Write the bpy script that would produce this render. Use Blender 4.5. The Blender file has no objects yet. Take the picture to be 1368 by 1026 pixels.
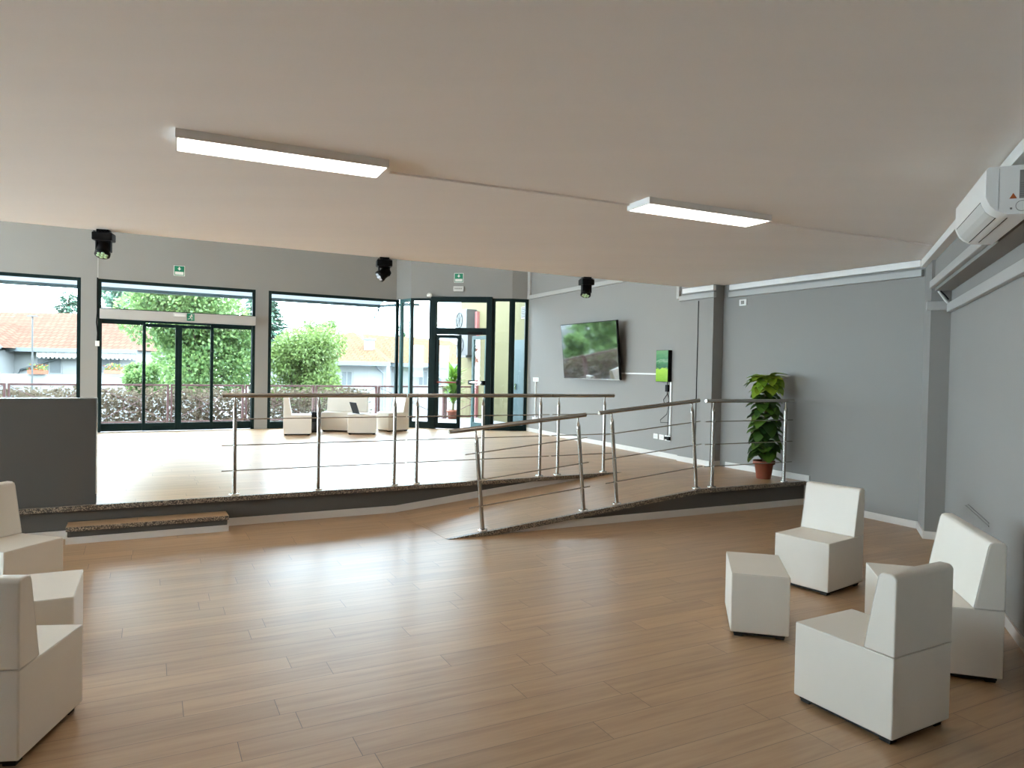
import bpy, math, random
from math import sin, cos, radians, pi, hypot, atan2
from mathutils import Vector, Matrix, Euler

SC = bpy.context.scene
COL = SC.collection
random.seed(7)

# ------------------------------------------------------------------ camera
F_PX, PITCH, ROLL, CAM_Z = 943.32, radians(1.1062), radians(1.138), 1.65
FWD = Vector((0, cos(PITCH), -sin(PITCH)))
_r = Vector((1, 0, 0)); _u = _r.cross(FWD)
RGT = cos(ROLL) * _r + sin(ROLL) * _u
UPV = -sin(ROLL) * _r + cos(ROLL) * _u
cam_d = bpy.data.cameras.new('camera'); cam = bpy.data.objects.new('camera', cam_d); COL.objects.link(cam)
cam_d.sensor_width = 36.0; cam_d.lens = F_PX / 1368 * 36.0; cam_d.clip_start = 0.05; cam_d.clip_end = 400
m = Matrix((RGT, UPV, -FWD)).transposed().to_4x4(); m.translation = (0, 0, CAM_Z)
cam.matrix_world = m
SC.camera = cam

# ------------------------------------------------------------------ sky and exposure
SC.view_settings.view_transform = 'Standard'
SC.view_settings.look = 'None'
SC.view_settings.exposure = 0.46
SC.view_settings.gamma = 1.0
SC.view_settings.use_curve_mapping = False
SKY = 17.0
LED = 9.0
world = bpy.data.worlds.new('overcast_sky'); SC.world = world; world.use_nodes = True
bg = world.node_tree.nodes['Background']
bg.inputs[0].default_value = (0.71, 0.865, 1.0, 1); bg.inputs[1].default_value = SKY
try:
    SC.cycles.use_denoising = True
    SC.cycles.max_bounces = 14
    SC.cycles.diffuse_bounces = 8
    SC.cycles.transparent_max_bounces = 16
    SC.cycles.sample_clamp_indirect = 10.0
    SC.cycles.caustics_reflective = False
except Exception:
    pass

# ------------------------------------------------------------------ materials
MATS = {}
def nodes_of(name):
    mt = bpy.data.materials.new(name); mt.use_nodes = True
    nt = mt.node_tree; b = nt.nodes['Principled BSDF']
    return mt, nt, b
def setp(b, **k):
    for kk, v in k.items():
        b.inputs[kk.replace('_', ' ')].default_value = v
def mat(name, col, rough=0.5, metal=0.0, var=0.0, scale=8.0, bump=0.0, bscale=60.0, spec=0.5, stretch=None):
    mt, nt, b = nodes_of(name)
    setp(b, Base_Color=(*col, 1), Roughness=rough, Metallic=metal)
    b.inputs['Specular IOR Level'].default_value = spec
    tc = nt.nodes.new('ShaderNodeTexCoord')
    src = tc.outputs['Object']
    if stretch:
        mp = nt.nodes.new('ShaderNodeMapping'); mp.inputs['Scale'].default_value = stretch
        nt.links.new(src, mp.inputs[0]); src = mp.outputs[0]
    if var:
        nz = nt.nodes.new('ShaderNodeTexNoise'); nz.inputs['Scale'].default_value = scale; nz.inputs['Detail'].default_value = 4
        nt.links.new(src, nz.inputs['Vector'])
        rp = nt.nodes.new('ShaderNodeMix'); rp.data_type = 'RGBA'
        rp.inputs['A'].default_value = (*[c * (1 - var) for c in col], 1)
        rp.inputs['B'].default_value = (*[min(1, c * (1 + var)) for c in col], 1)
        nt.links.new(nz.outputs['Fac'], rp.inputs['Factor']); nt.links.new(rp.outputs['Result'], b.inputs['Base Color'])
    if bump:
        nz2 = nt.nodes.new('ShaderNodeTexNoise'); nz2.inputs['Scale'].default_value = bscale; nz2.inputs['Detail'].default_value = 3
        nt.links.new(src, nz2.inputs['Vector'])
        bp = nt.nodes.new('ShaderNodeBump'); bp.inputs['Strength'].default_value = bump; bp.inputs['Distance'].default_value = 0.01
        nt.links.new(nz2.outputs['Fac'], bp.inputs['Height']); nt.links.new(bp.outputs['Normal'], b.inputs['Normal'])
    MATS[name] = mt
    return mt

def emis(name, col, strength):
    mt, nt, b = nodes_of(name)
    setp(b, Base_Color=(*col, 1), Roughness=0.4)
    b.inputs['Emission Color'].default_value = (*col, 1); b.inputs['Emission Strength'].default_value = strength
    MATS[name] = mt
    return mt

def glass(name, tint, refl=1.0):
    mt = bpy.data.materials.new(name); mt.use_nodes = True
    nt = mt.node_tree; nt.nodes.clear()
    out = nt.nodes.new('ShaderNodeOutputMaterial'); mx = nt.nodes.new('ShaderNodeMixShader')
    tr = nt.nodes.new('ShaderNodeBsdfTransparent'); gl = nt.nodes.new('ShaderNodeBsdfGlossy')
    fr = nt.nodes.new('ShaderNodeFresnel'); ge = nt.nodes.new('ShaderNodeNewGeometry'); ma = nt.nodes.new('ShaderNodeMath'); ma.operation = 'MULTIPLY_ADD'
    ma.inputs[1].default_value = 1/1.35 - 1.35; ma.inputs[2].default_value = 1.35
    nt.links.new(ge.outputs['Backfacing'], ma.inputs[0]); nt.links.new(ma.outputs[0], fr.inputs[0])   # same reflectance on both faces
    tr.inputs[0].default_value = (*tint, 1); gl.inputs['Roughness'].default_value = 0.01
    gl.inputs[0].default_value = (refl, refl, refl, 1)
    nt.links.new(fr.outputs[0], mx.inputs[0]); nt.links.new(tr.outputs[0], mx.inputs[1]); nt.links.new(gl.outputs[0], mx.inputs[2])
    nt.links.new(mx.outputs[0], out.inputs[0])
    MATS[name] = mt
    return mt

def wood(name, yaw_deg, plank_w=0.171, plank_l=1.35, rough=0.36, spec=1.0):
    """Oak laminate planks: seams, random stagger, per-plank tone and long grain."""
    mt, nt, b = nodes_of(name)
    N = nt.nodes.new; L = nt.links.new
    def M(op, a, bb=None, c=None):
        n = N('ShaderNodeMath'); n.operation = op
        for i, v in enumerate((a, bb, c)):
            if v is None: continue
            if isinstance(v, (int, float)): n.inputs[i].default_value = v
            else: L(v, n.inputs[i])
        return n.outputs[0]
    geo = N('ShaderNodeNewGeometry'); sep = N('ShaderNodeSeparateXYZ'); L(geo.outputs['Position'], sep.inputs[0])
    sy, cy = sin(radians(yaw_deg)), cos(radians(yaw_deg))
    u = M('ADD', M('MULTIPLY', sep.outputs[0], sy), M('MULTIPLY', sep.outputs[1], cy))
    v = M('ADD', M('MULTIPLY', sep.outputs[0], -cy), M('MULTIPLY', sep.outputs[1], sy))
    vr = M('DIVIDE', M('ADD', v, 20.0), plank_w); row = M('FLOOR', vr); fv = M('FRACT', vr)
    wn = N('ShaderNodeTexWhiteNoise'); wn.noise_dimensions = '1D'; L(row, wn.inputs['W'])
    ur = M('ADD', M('DIVIDE', M('ADD', u, 30.0), plank_l), M('MULTIPLY', wn.outputs['Value'], 7.0))
    colm = M('FLOOR', ur); fu = M('FRACT', ur)
    cid = N('ShaderNodeCombineXYZ'); L(row, cid.inputs[0]); L(colm, cid.inputs[1])
    wn2 = N('ShaderNodeTexWhiteNoise'); wn2.noise_dimensions = '3D'; L(cid.outputs[0], wn2.inputs['Vector'])
    sv = M('LESS_THAN', M('MINIMUM', fv, M('SUBTRACT', 1.0, fv)), 0.0012 / plank_w)
    su = M('LESS_THAN', M('MINIMUM', fu, M('SUBTRACT', 1.0, fu)), 0.0014 / plank_l)
    seam = M('MAXIMUM', sv, su)
    gx = N('ShaderNodeCombineXYZ')
    L(M('MULTIPLY', u, 1.6), gx.inputs[0]); L(M('MULTIPLY', v, 22.0), gx.inputs[1]); L(M('MULTIPLY', wn2.outputs['Value'], 30.0), gx.inputs[2])
    gn = N('ShaderNodeTexNoise'); gn.inputs['Scale'].default_value = 1.0; gn.inputs['Detail'].default_value = 6; gn.inputs['Roughness'].default_value = 0.6
    L(gx.outputs[0], gn.inputs['Vector'])
    cr = N('ShaderNodeValToRGB')
    cr.color_ramp.elements[0].position = 0.30; cr.color_ramp.elements[0].color = (0.355, 0.205, 0.098, 1)
    cr.color_ramp.elements[1].position = 0.72; cr.color_ramp.elements[1].color = (0.50, 0.313, 0.160, 1)
    e = cr.color_ramp.elements.new(0.5); e.color = (0.435, 0.263, 0.128, 1)
    L(gn.outputs['Fac'], cr.inputs[0])
    tone = N('ShaderNodeHueSaturation'); L(cr.outputs[0], tone.inputs['Color'])
    L(M('ADD', 0.92, M('MULTIPLY', wn2.outputs['Value'], 0.16)), tone.inputs['Value'])
    tone.inputs['Saturation'].default_value = 0.95
    mx = N('ShaderNodeMix'); mx.data_type = 'RGBA'; L(seam, mx.inputs['Factor']); L(tone.outputs[0], mx.inputs['A']); mx.inputs['B'].default_value = (0.10, 0.066, 0.045, 1)
    L(mx.outputs['Result'], b.inputs['Base Color'])
    L(M('ADD', rough - 0.02, M('MULTIPLY', gn.outputs['Fac'], 0.04)), b.inputs['Roughness'])
    bp = N('ShaderNodeBump'); bp.inputs['Strength'].default_value = 0.08; bp.inputs['Distance'].default_value = 0.002
    L(M('SUBTRACT', M('MULTIPLY', gn.outputs['Fac'], 0.25), seam), bp.inputs['Height']); L(bp.outputs['Normal'], b.inputs['Normal'])
    b.inputs['Specular IOR Level'].default_value = spec
    MATS[name] = mt
    return mt

def granite(name):
    mt, nt, b = nodes_of(name)
    tc = nt.nodes.new('ShaderNodeTexCoord'); vo = nt.nodes.new('ShaderNodeTexVoronoi'); vo.inputs['Scale'].default_value = 130
    nt.links.new(tc.outputs['Object'], vo.inputs['Vector'])
    cr = nt.nodes.new('ShaderNodeValToRGB'); cr.color_ramp.interpolation = 'CONSTANT'
    cols = [(0.0, (0.07, 0.06, 0.05)), (0.35, (0.22, 0.18, 0.14)), (0.6, (0.40, 0.33, 0.25)), (0.82, (0.09, 0.075, 0.06)), (0.92, (0.42, 0.35, 0.27))]
    cr.color_ramp.elements[0].color = (*cols[0][1], 1); cr.color_ramp.elements[1].position = cols[1][0]; cr.color_ramp.elements[1].color = (*cols[1][1], 1)
    for p_, c_ in cols[2:]:
        e = cr.color_ramp.elements.new(p_); e.color = (*c_, 1)
    sp = nt.nodes.new('ShaderNodeSeparateColor'); nt.links.new(vo.outputs['Color'], sp.inputs[0])
    nt.links.new(sp.outputs[0], cr.inputs[0]); nt.links.new(cr.outputs[0], b.inputs['Base Color'])
    setp(b, Roughness=0.35)
    MATS[name] = mt
    return mt

def rooftile(name, col):
    mt, nt, b = nodes_of(name)
    tc = nt.nodes.new('ShaderNodeTexCoord'); br = nt.nodes.new('ShaderNodeTexBrick')
    br.inputs['Scale'].default_value = 1.0; br.inputs['Brick Width'].default_value = 0.28; br.inputs['Row Height'].default_value = 0.33
    br.inputs['Mortar Size'].default_value = 0.025
    br.inputs['Color1'].default_value = (*col, 1); br.inputs['Color2'].default_value = (*[c * 0.8 for c in col], 1); br.inputs['Mortar'].default_value = (*[c * 0.55 for c in col], 1)
    nt.links.new(tc.outputs['Object'], br.inputs['Vector']); nt.links.new(br.outputs['Color'], b.inputs['Base Color'])
    setp(b, Roughness=0.95); b.inputs['Specular IOR Level'].default_value = 0.05
    MATS[name] = mt
    return mt

def leafmat(name, c1, c2, trans=0.3, rough=0.5):
    mt, nt, b = nodes_of(name)
    geo = nt.nodes.new('ShaderNodeNewGeometry')
    mx = nt.nodes.new('ShaderNodeMix'); mx.data_type = 'RGBA'
    mx.inputs['A'].default_value = (*c1, 1); mx.inputs['B'].default_value = (*c2, 1)
    nt.links.new(geo.outputs['Random Per Island'], mx.inputs['Factor']); nt.links.new(mx.outputs['Result'], b.inputs['Base Color'])
    setp(b, Roughness=rough); b.inputs['Specular IOR Level'].default_value = 0.5 if rough < .7 else 0.1
    tl = nt.nodes.new('ShaderNodeBsdfTranslucent'); nt.links.new(mx.outputs['Result'], tl.inputs[0])
    ms = nt.nodes.new('ShaderNodeMixShader'); ms.inputs[0].default_value = trans
    out = nt.nodes['Material Output']
    nt.links.new(b.outputs[0], ms.inputs[1]); nt.links.new(tl.outputs[0], ms.inputs[2]); nt.links.new(ms.outputs[0], out.inputs[0])
    MATS[name] = mt
    return mt

WALL = mat('grey_wall_paint', (0.285, 0.277, 0.262), 0.75, var=0.05, scale=0.9, bump=0.05, bscale=90)
DWALL = mat('shaded_grey_paint', (0.10, 0.095, 0.088), 0.7, var=0.05, scale=1.5)  # the wall grey with its backlit shade put into the colour
CEIL = mat('ceiling_plaster', (0.93, 0.90, 0.872), 0.9, var=0.035, scale=1.2, bump=0.05, bscale=40, stretch=(0.4, 2.5, 1))
WHITE = mat('white_paint', (0.82, 0.81, 0.79), 0.45, var=0.02)
SKIRT = mat('off_white_skirting', (0.72, 0.69, 0.65), 0.4, var=0.03)
PLASTIC = mat('white_plastic', (0.83, 0.83, 0.81), 0.35, var=0.015)
PLASG = mat('pale_grey_plastic', (0.62, 0.62, 0.60), 0.4, var=0.02)
HEADER = mat('grey_aluminium_header', (0.47, 0.46, 0.44), 0.45, var=0.03)
DUCT = mat('painted_cable_duct', (0.44, 0.435, 0.42), 0.45, var=0.02)
LEATHER = mat('white_faux_leather', (0.76, 0.715, 0.64), 0.42, var=0.03, scale=5, bump=0.12, bscale=9)
PIPING = mat('cream_piping', (0.66, 0.63, 0.57), 0.5, var=0.03)
BLACK = mat('black_plastic', (0.006, 0.006, 0.007), 0.55, var=0.1, spec=0.15)
RUBBER = mat('black_rubber', (0.015, 0.014, 0.013), 0.7, var=0.1)
STEEL = mat('brushed_steel', (0.40, 0.375, 0.335), 0.27, 1.0, var=0.06, scale=30)
CHROME = mat('polished_steel', (0.78, 0.77, 0.74), 0.15, 1.0, var=0.03)
FRAME = mat('dark_green_metal', (0.007, 0.018, 0.018), 0.5, var=0.08, spec=0.12)
FRAME2 = mat('teal_metal_edge', (0.05, 0.13, 0.13), 0.35, var=0.08)
GLASS = glass('window_glass', (0.965, 0.99, 0.98))
WOOD = wood('oak_laminate', 62.7)
WOOD2 = wood('oak_laminate_platform', 62.7, rough=0.38, spec=0.75)
GRANITE = granite('speckled_granite')
GREEN = mat('sign_green', (0.0, 0.22, 0.115), 0.4, var=0.03)
LEDM = emis('led_diffuser', (1.0, 0.93, 0.84), LED)
SCREENB = mat('glossy_black_screen', (0.010, 0.011, 0.012), 0.04, var=0.1, spec=1.0)
SCREENB.node_tree.nodes['Principled BSDF'].inputs['IOR'].default_value = 2.5
TERRA = mat('terracotta_pot', (0.27, 0.075, 0.04), 0.55, var=0.12, scale=14)
SOIL = mat('dark_soil', (0.03, 0.022, 0.016), 0.95, var=0.4, scale=40, bump=0.5)
LEAF_IN = leafmat('glossy_variegated_leaf', (0.015, 0.055, 0.012), (0.10, 0.21, 0.022), 0.18)
LEAF_TOP = leafmat('young_yellow_green_leaf', (0.16, 0.29, 0.018), (0.34, 0.47, 0.035), 0.25)
STEMM = mat('plant_stem', (0.10, 0.09, 0.03), 0.7, var=0.2)
LEAF_A = leafmat('tree_leaf_fresh', (0.085, 0.165, 0.055), (0.20, 0.29, 0.095), 0.45)
LEAF_B = leafmat('shrub_leaf_bright', (0.098, 0.158, 0.042), (0.170, 0.231, 0.067), 0.42)
LEAF_C = leafmat('conifer_needles', (0.053, 0.114, 0.084), (0.106, 0.182, 0.114), 0.3)
LEAF_D = leafmat('dracaena_leaf', (0.084, 0.182, 0.023), (0.182, 0.304, 0.038), 0.3)
HEDGE = leafmat('dry_hedge_leaf', (0.085, 0.066, 0.045), (0.125, 0.098, 0.065), 0.35, rough=0.9)
BARK = mat('tree_bark', (0.09, 0.07, 0.05), 0.9, var=0.3, scale=12, bump=0.4)
ROOF = rooftile('terracotta_roof', (0.105, 0.054, 0.037))
ROOF2 = rooftile('orange_roof', (0.108, 0.062, 0.034))  # orange tile colour of the right house
HOUSEW = mat('white_render', (0.196, 0.199, 0.196), 0.85, var=0.04, scale=3)
HOUSEG = mat('grey_gutter', (0.099, 0.114, 0.122), 0.6, var=0.1)
SHUT = mat('grey_shutter', (0.084, 0.091, 0.095), 0.6, var=0.15, scale=6)
AWN = mat('striped_awning_cloth', (0.319, 0.319, 0.304), 0.8, var=0.2, scale=9)
RUST = mat('rust_red_metal', (0.106, 0.046, 0.042), 0.6, var=0.25, scale=20)
TERRACE = mat('terrace_tiles', (0.171, 0.171, 0.178), 0.55, var=0.08, scale=4)
STREET = mat('street_paving', (0.139, 0.139, 0.139), 0.9, var=0.15, scale=1.2)
YELLOW = mat('yellow_render', (0.097, 0.081, 0.031), 0.85, var=0.05, scale=2)
PINK = mat('faded_red_paint', (0.258, 0.084, 0.076), 0.7, var=0.08)
DOORC = mat('blue_grey_door_paint', (0.027, 0.047, 0.050), 0.5, var=0.06)
TEAL = mat('blue_grey_door', (0.076, 0.129, 0.141), 0.5, var=0.06)
CONDM = mat('condenser_casing', (0.042, 0.042, 0.040), 0.5, var=0.05)
REDBAR = mat('red_bar', (0.30, 0.05, 0.03), 0.4, var=0.05)
ORANGE = mat('warning_orange', (0.50, 0.12, 0.03), 0.5, var=0.05)
LABEL = mat('grey_label', (0.25, 0.24, 0.23), 0.6, var=0.05)
LENS = mat('pale_led_lens', (0.55, 0.75, 0.42), 0.25, var=0.25, scale=60)
LENSW = mat('white_led_lens', (0.72, 0.76, 0.85), 0.25, var=0.2, scale=60)
INK = mat('grey_ink', (0.18, 0.18, 0.17), 0.6, var=0.05)

# ------------------------------------------------------------------ mesh builder
class MB:
    def __init__(s):
        s.v = []; s.f = []; s.mi = []; s.cur = 0; s.sm = []
    def add(s, verts, faces, smooth=False):
        o = len(s.v); s.v += [tuple(p) for p in verts]
        for f in faces:
            s.f.append([i + o for i in f]); s.mi.append(s.cur); s.sm.append(smooth)
        return s
    def box(s, x0, x1, y0, y1, z0, z1):
        v = [(x0,y0,z0),(x1,y0,z0),(x1,y1,z0),(x0,y1,z0),(x0,y0,z1),(x1,y0,z1),(x1,y1,z1),(x0,y1,z1)]
        return s.add(v, [(3,2,1,0),(4,5,6,7),(0,1,5,4),(1,2,6,5),(2,3,7,6),(3,0,4,7)])
    def obox(s, c, ax, ay, az, hx, hy, hz):
        c = Vector(c); ax = Vector(ax).normalized() * hx; ay = Vector(ay).normalized() * hy; az = Vector(az).normalized() * hz
        v = [c + ax*i + ay*j + az*k for k in (-1,1) for j in (-1,1) for i in (-1,1)]
        return s.add(v, [(2,3,1,0),(4,5,7,6),(0,1,5,4),(1,3,7,5),(3,2,6,7),(2,0,4,6)])
    def prism(s, poly, z0, z1):
        n = len(poly)
        a = sum(poly[i][0]*poly[(i+1)%n][1]-poly[(i+1)%n][0]*poly[i][1] for i in range(n))
        if a < 0: poly = poly[::-1]
        zt = z1 if callable(z1) else (lambda x, y: z1)
        v = [(x,y,z0) for x,y in poly] + [(x,y,zt(x,y)) for x,y in poly]
        f = [tuple(range(n-1,-1,-1)), tuple(range(n,2*n))] + [(i,(i+1)%n,n+(i+1)%n,n+i) for i in range(n)]
        return s.add(v, f)
    def extrude(s, prof, axis, a0, a1, smooth=False):
        """profile of 2D points swept along an axis: 'x' -> (y,z), 'y' -> (x,z)"""
        n = len(prof)
        mk = (lambda a,p:(a,p[0],p[1])) if axis == 'x' else (lambda a,p:(p[0],a,p[1]))
        v = [mk(a0,p) for p in prof] + [mk(a1,p) for p in prof]
        return s.add(v, [tuple(range(n)), tuple(range(2*n-1,n-1,-1))] + [(i,n+i,n+(i+1)%n,(i+1)%n) for i in range(n)], smooth)
    def tube(s, pts, r, seg=10, cap=True, smooth=True):
        pts = [Vector(p) for p in pts]; n = len(pts)
        rr = r if isinstance(r, (list, tuple)) else [r]*n
        rings = []
        for i, p in enumerate(pts):
            t = (pts[min(i+1,n-1)] - pts[max(i-1,0)]).normalized()
            a = Vector((0,0,1)) if abs(t.z) < 0.9 else Vector((1,0,0))
            e1 = t.cross(a).normalized(); e2 = t.cross(e1)
            rings.append([p + (e1*cos(2*pi*k/seg) + e2*sin(2*pi*k/seg))*rr[i] for k in range(seg)])
        v = [q for ring in rings for q in ring]; f = []
        for i in range(n-1):
            for k in range(seg):
                f.append((i*seg+k, (i+1)*seg+k, (i+1)*seg+(k+1)%seg, i*seg+(k+1)%seg))
        s.add(v, f, smooth)
        if cap:
            s.add(rings[0], [tuple(range(seg))]); s.add(rings[-1], [tuple(range(seg-1,-1,-1))])
        return s
    def lathe(s, prof, c=(0,0,0), seg=20, smooth=True):
        v = []; f = []
        for r, z in prof:
            for k in range(seg): v.append((c[0]+r*cos(2*pi*k/seg), c[1]+r*sin(2*pi*k/seg), c[2]+z))
        for i in range(len(prof)-1):
            for k in range(seg): f.append((i*seg+k, i*seg+(k+1)%seg, (i+1)*seg+(k+1)%seg, (i+1)*seg+k))
        f.append(tuple(range(seg-1,-1,-1))); m0 = (len(prof)-1)*seg; f.append(tuple(range(m0, m0+seg)))
        return s.add(v, f, smooth)
    def quad(s, a, b, c, d): return s.add([a,b,c,d], [(0,1,2,3)])
    def leaf(s, base, d, nrm, length, width, bend=0.25):
        """a pointed leaf of four rows with a drooping tip"""
        base = Vector(base); d = Vector(d).normalized(); side = d.cross(Vector(nrm)).normalized(); up = side.cross(d).normalized()
        rows = ((0, .35), (.2, .95), (.48, 1.0), (.78, .6)); v = []
        for t, w in rows:
            c = base + d*length*t - up*bend*length*t*t
            v += [c - side*width*w*.5 + up*width*.12*w, c, c + side*width*w*.5 + up*width*.12*w]
        v.append(base + d*length - up*bend*length)
        f = []
        for i in range(3):
            for j in range(2): f.append((i*3+j, i*3+j+1, i*3+j+4, i*3+j+3))
        f += [(9,10,12), (10,11,12)]
        return s.add(v, f, True)
    def build(s, name, mats, parent=None, loc=None, rotz=None, bevel=0.0, seg=2, label=None, sub=0):
        me = bpy.data.meshes.new(name); me.from_pydata(s.v, [], s.f)
        mats = mats if isinstance(mats, (list, tuple)) else [mats]
        for q in mats: me.materials.append(q)
        me.polygons.foreach_set('material_index', s.mi); me.polygons.foreach_set('use_smooth', s.sm)
        me.update()
        o = bpy.data.objects.new(name, me); COL.objects.link(o)
        if parent: o.parent = parent
        if loc is not None: o.location = loc
        if rotz is not None: o.rotation_euler = (0, 0, rotz)
        if bevel:
            b = o.modifiers.new('bevel', 'BEVEL'); b.width = bevel; b.segments = seg; b.limit_method = 'ANGLE'; b.angle_limit = radians(40)
            b.harden_normals = False
            for p in me.polygons: p.use_smooth = True
            w = o.modifiers.new('wn', 'WEIGHTED_NORMAL'); w.keep_sharp = False
        if label: o['label'] = label
        return o

def thing(name, label, cat, loc=(0,0,0), rot=0.0, group=None):
    o = bpy.data.objects.new(name, None); COL.objects.link(o); o.empty_display_size = 0.1
    o.location = loc; o.rotation_euler = rot if isinstance(rot, tuple) else (0, 0, rot)
    return tag(o, label, cat, group)
def tag(o, label, cat, group=None):
    o['label'] = label; o['category'] = cat
    if group: o['group'] = group
    return o
def struct(o): o['kind'] = 'structure'; return o
def sroot(name, loc, rot):
    o = bpy.data.objects.new(name, None); COL.objects.link(o); o.location = loc; o.rotation_euler = (0,0,rot); o['kind'] = 'structure'
    return o
def copy_tree(o, parent=None):
    c = o.copy(); COL.objects.link(c)
    if parent: c.parent = parent
    for ch in list(o.children): copy_tree(ch, c)
    return c

# ------------------------------------------------------------------ room layout (metres, camera over the origin)
CZ, PH = 2.954, 0.305                      # low ceiling, platform height
def ang(p, q): return atan2(q[1]-p[1], q[0]-p[0])
class FR:                                  # a wall frame: x along the wall, y away from the room
    def __init__(s, p, q):
        s.o = Vector((p[0], p[1], 0)); s.a = ang(p, q); s.len = hypot(q[0]-p[0], q[1]-p[1])
        s.x = Vector((cos(s.a), sin(s.a), 0)); s.y = Vector((-sin(s.a), cos(s.a), 0))
    def __call__(s, x, y=0.0, z=0.0): return s.o + s.x*x + s.y*y + Vector((0,0,z))
    def xy(s, x, y=0.0): q = s(x, y); return (q.x, q.y)
FAC0 = Vector((-5.43, 14.879)); _fd = Vector((sin(radians(60.15)), cos(radians(60.15))))
FA = FR(FAC0, FAC0 + _fd)                  # glazed front, x = 0 at the right jamb of the sliding door
P1 = FA.xy(3.195, 0.0)
BAY = FR((-2.32, 16.00), (-0.03, 15.66))   # recessed entrance wall
TVW = FR((0.345, 15.75), (2.938, 10.293))    # wall with the television
W2 = FR((3.06, 10.385), (4.485, 7.737))     # recessed wall behind the plant
RW = FR((4.444, 7.186), (0.20, -2.42))     # right wall
BK = FR((0.20, -2.42), (-8.2, -1.2))
LW = FR((-8.2, -1.2), (-14.08, 9.85))
E1 = FR((-3.9, 6.63), (1.5, 9.518))        # platform edge
S0 = (-0.597, 6.807); K0 = (2.236, 8.239)  # ramp foot, ramp head
E2 = FR(S0, (3.731, 8.995))
RL = hypot(K0[0]-S0[0], K0[1]-S0[1]); SLOPE = atan2(PH, RL)

# floors
flo = MB().prism([(-14.6,10.2), (-8.6,-1.6), (0.4,-2.9), (5.2,7.6), (3.6,10.6), (0.6,16.4), (-3.2,17.0)], -0.12, 0.0).build('floor', WOOD); struct(flo)
plat_poly = [E1.xy(-8.4, .03), E1.xy(E1.len, .03), E2.xy(RL, .03), E2.xy(E2.len + .08, .03), (3.15,10.46), (0.36,15.9), BAY.xy(2.34, .05), BAY.xy(0, .05), P1, FA.xy(-10.2, .05)]
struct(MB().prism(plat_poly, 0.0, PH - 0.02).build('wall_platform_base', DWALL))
top_poly = [E1.xy(-8.4, 0), E1.xy(E1.len, 0), E2.xy(RL, 0), E2.xy(E2.len + .08, 0)] + plat_poly[4:]
struct(MB().prism(top_poly, PH - 0.02, PH).build('floor_platform', WOOD2))
# ramp
Sb = E1(E1.len, 0) + (Vector((S0[0], S0[1], 0)) - Vector((K0[0], K0[1], 0)))
Sb = (Sb.x, Sb.y)
_nd = Vector((K0[0]-S0[0], K0[1]-S0[1])).normalized()
def ramp_z(x, y): return max(0.001, PH * ((x-S0[0])*_nd.x + (y-S0[1])*_nd.y) / RL)
Tb = E1.xy(E1.len, 0)
rp = MB()
q = [(*S0, .001), (*K0, PH), (*Tb, PH), (*Sb, .001)]
rp.add([(x, y, z) for x, y, z in q] + [(x, y, z - 0.02 if z > .1 else -0.02) for x, y, z in q], [(0,1,2,3),(7,6,5,4),(0,4,5,1),(1,5,6,2),(2,6,7,3),(3,7,4,0)])
struct(rp.build('floor_ramp', WOOD))
rb = MB()
q = [E2.xy(0.05, .03), E2.xy(RL, .03), Tb, Sb]
rb.add([(x, y, -.01) for x, y in q] + [(x, y, ramp_z(x, y) - 0.02) for x, y in q], [(3,2,1,0),(4,5,6,7),(0,1,5,4),(1,2,6,5),(2,3,7,6),(3,0,4,7)])
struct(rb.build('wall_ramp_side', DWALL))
# granite edges
struct(MB().box(-8.4, E1.len, -.012, .03, PH-.047, PH+.002).build('trim_1', GRANITE, loc=E1(0), rotz=E1.a, bevel=.004))
struct(MB().box(RL, E2.len + .06, -.012, .03, PH-.047, PH+.002).build('trim_2', GRANITE, loc=E2(0), rotz=E2.a, bevel=.004))
g = MB(); n = 1
pr = [(0.0, 0.003), (RL, PH + .002), (RL, PH - .047), (0.55, 0.003)]
g.extrude([(a, b) for a, b in pr], 'y', -.012, .03)
struct(g.build('trim_3', GRANITE, loc=E2(0), rotz=E2.a))
# skirting on the platform face, following the ramp
sk = MB()
s_k = (Vector(Sb) - Vector((E1.o.x, E1.o.y))).dot(Vector((E1.x.x, E1.x.y)))
sl = PH / RL
prof = [(-8.4, 0), (s_k, 0), (s_k + .25/sl*1.0, .25), (s_k + .25/sl, .26), (s_k + .178/sl, .256), (s_k, .078), (-8.4, .078)]
prof = [(-8.4, 0), (s_k, 0), (s_k + .256/sl, .256), (s_k + .178/sl, .256), (s_k, .078), (-8.4, .078)]
sk.extrude(prof, 'y', .016, .03)
struct(sk.build('baseboard_platform', SKIRT, loc=E1(0), rotz=E1.a))
sk = MB(); sk.extrude([(0.55, 0.0), (E2.len + .05, 0.0), (E2.len + .05, .078), (0.55 + 0.078/ (PH/(RL)) * .92, .078)], 'y', .016, .03)
struct(sk.build('baseboard_ramp', SKIRT, loc=E2(0), rotz=E2.a))

# walls with openings
def wall(name, fr, x0, x1, holes, z0, z1, th=.3, m=WALL):
    """holes: (a, b, zlo, zhi) sorted along x"""
    mb = MB(); c = x0
    for a, b, lo, hi in holes:
        if a > c: mb.box(c, a, 0, th, z0, z1)
        if lo > z0: mb.box(a, b, 0, th, z0, lo)
        if hi < z1: mb.box(a, b, 0, th, hi, z1)
        c = b
    if x1 > c: mb.box(c, x1, 0, th, z0, z1)
    return struct(mb.build(name, m, loc=fr(0), rotz=fr.a))
UC = 4.75
WT = 3.238                                  # head of the glazing
wall('wall_front', FA, -10.1, 3.195, [(-9.15, -6.28, PH, WT), (-6.06, -3.134, PH, WT), (-2.856, .004, PH, WT), (.268, 3.19, PH, WT)], 0, UC, .22)
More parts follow.
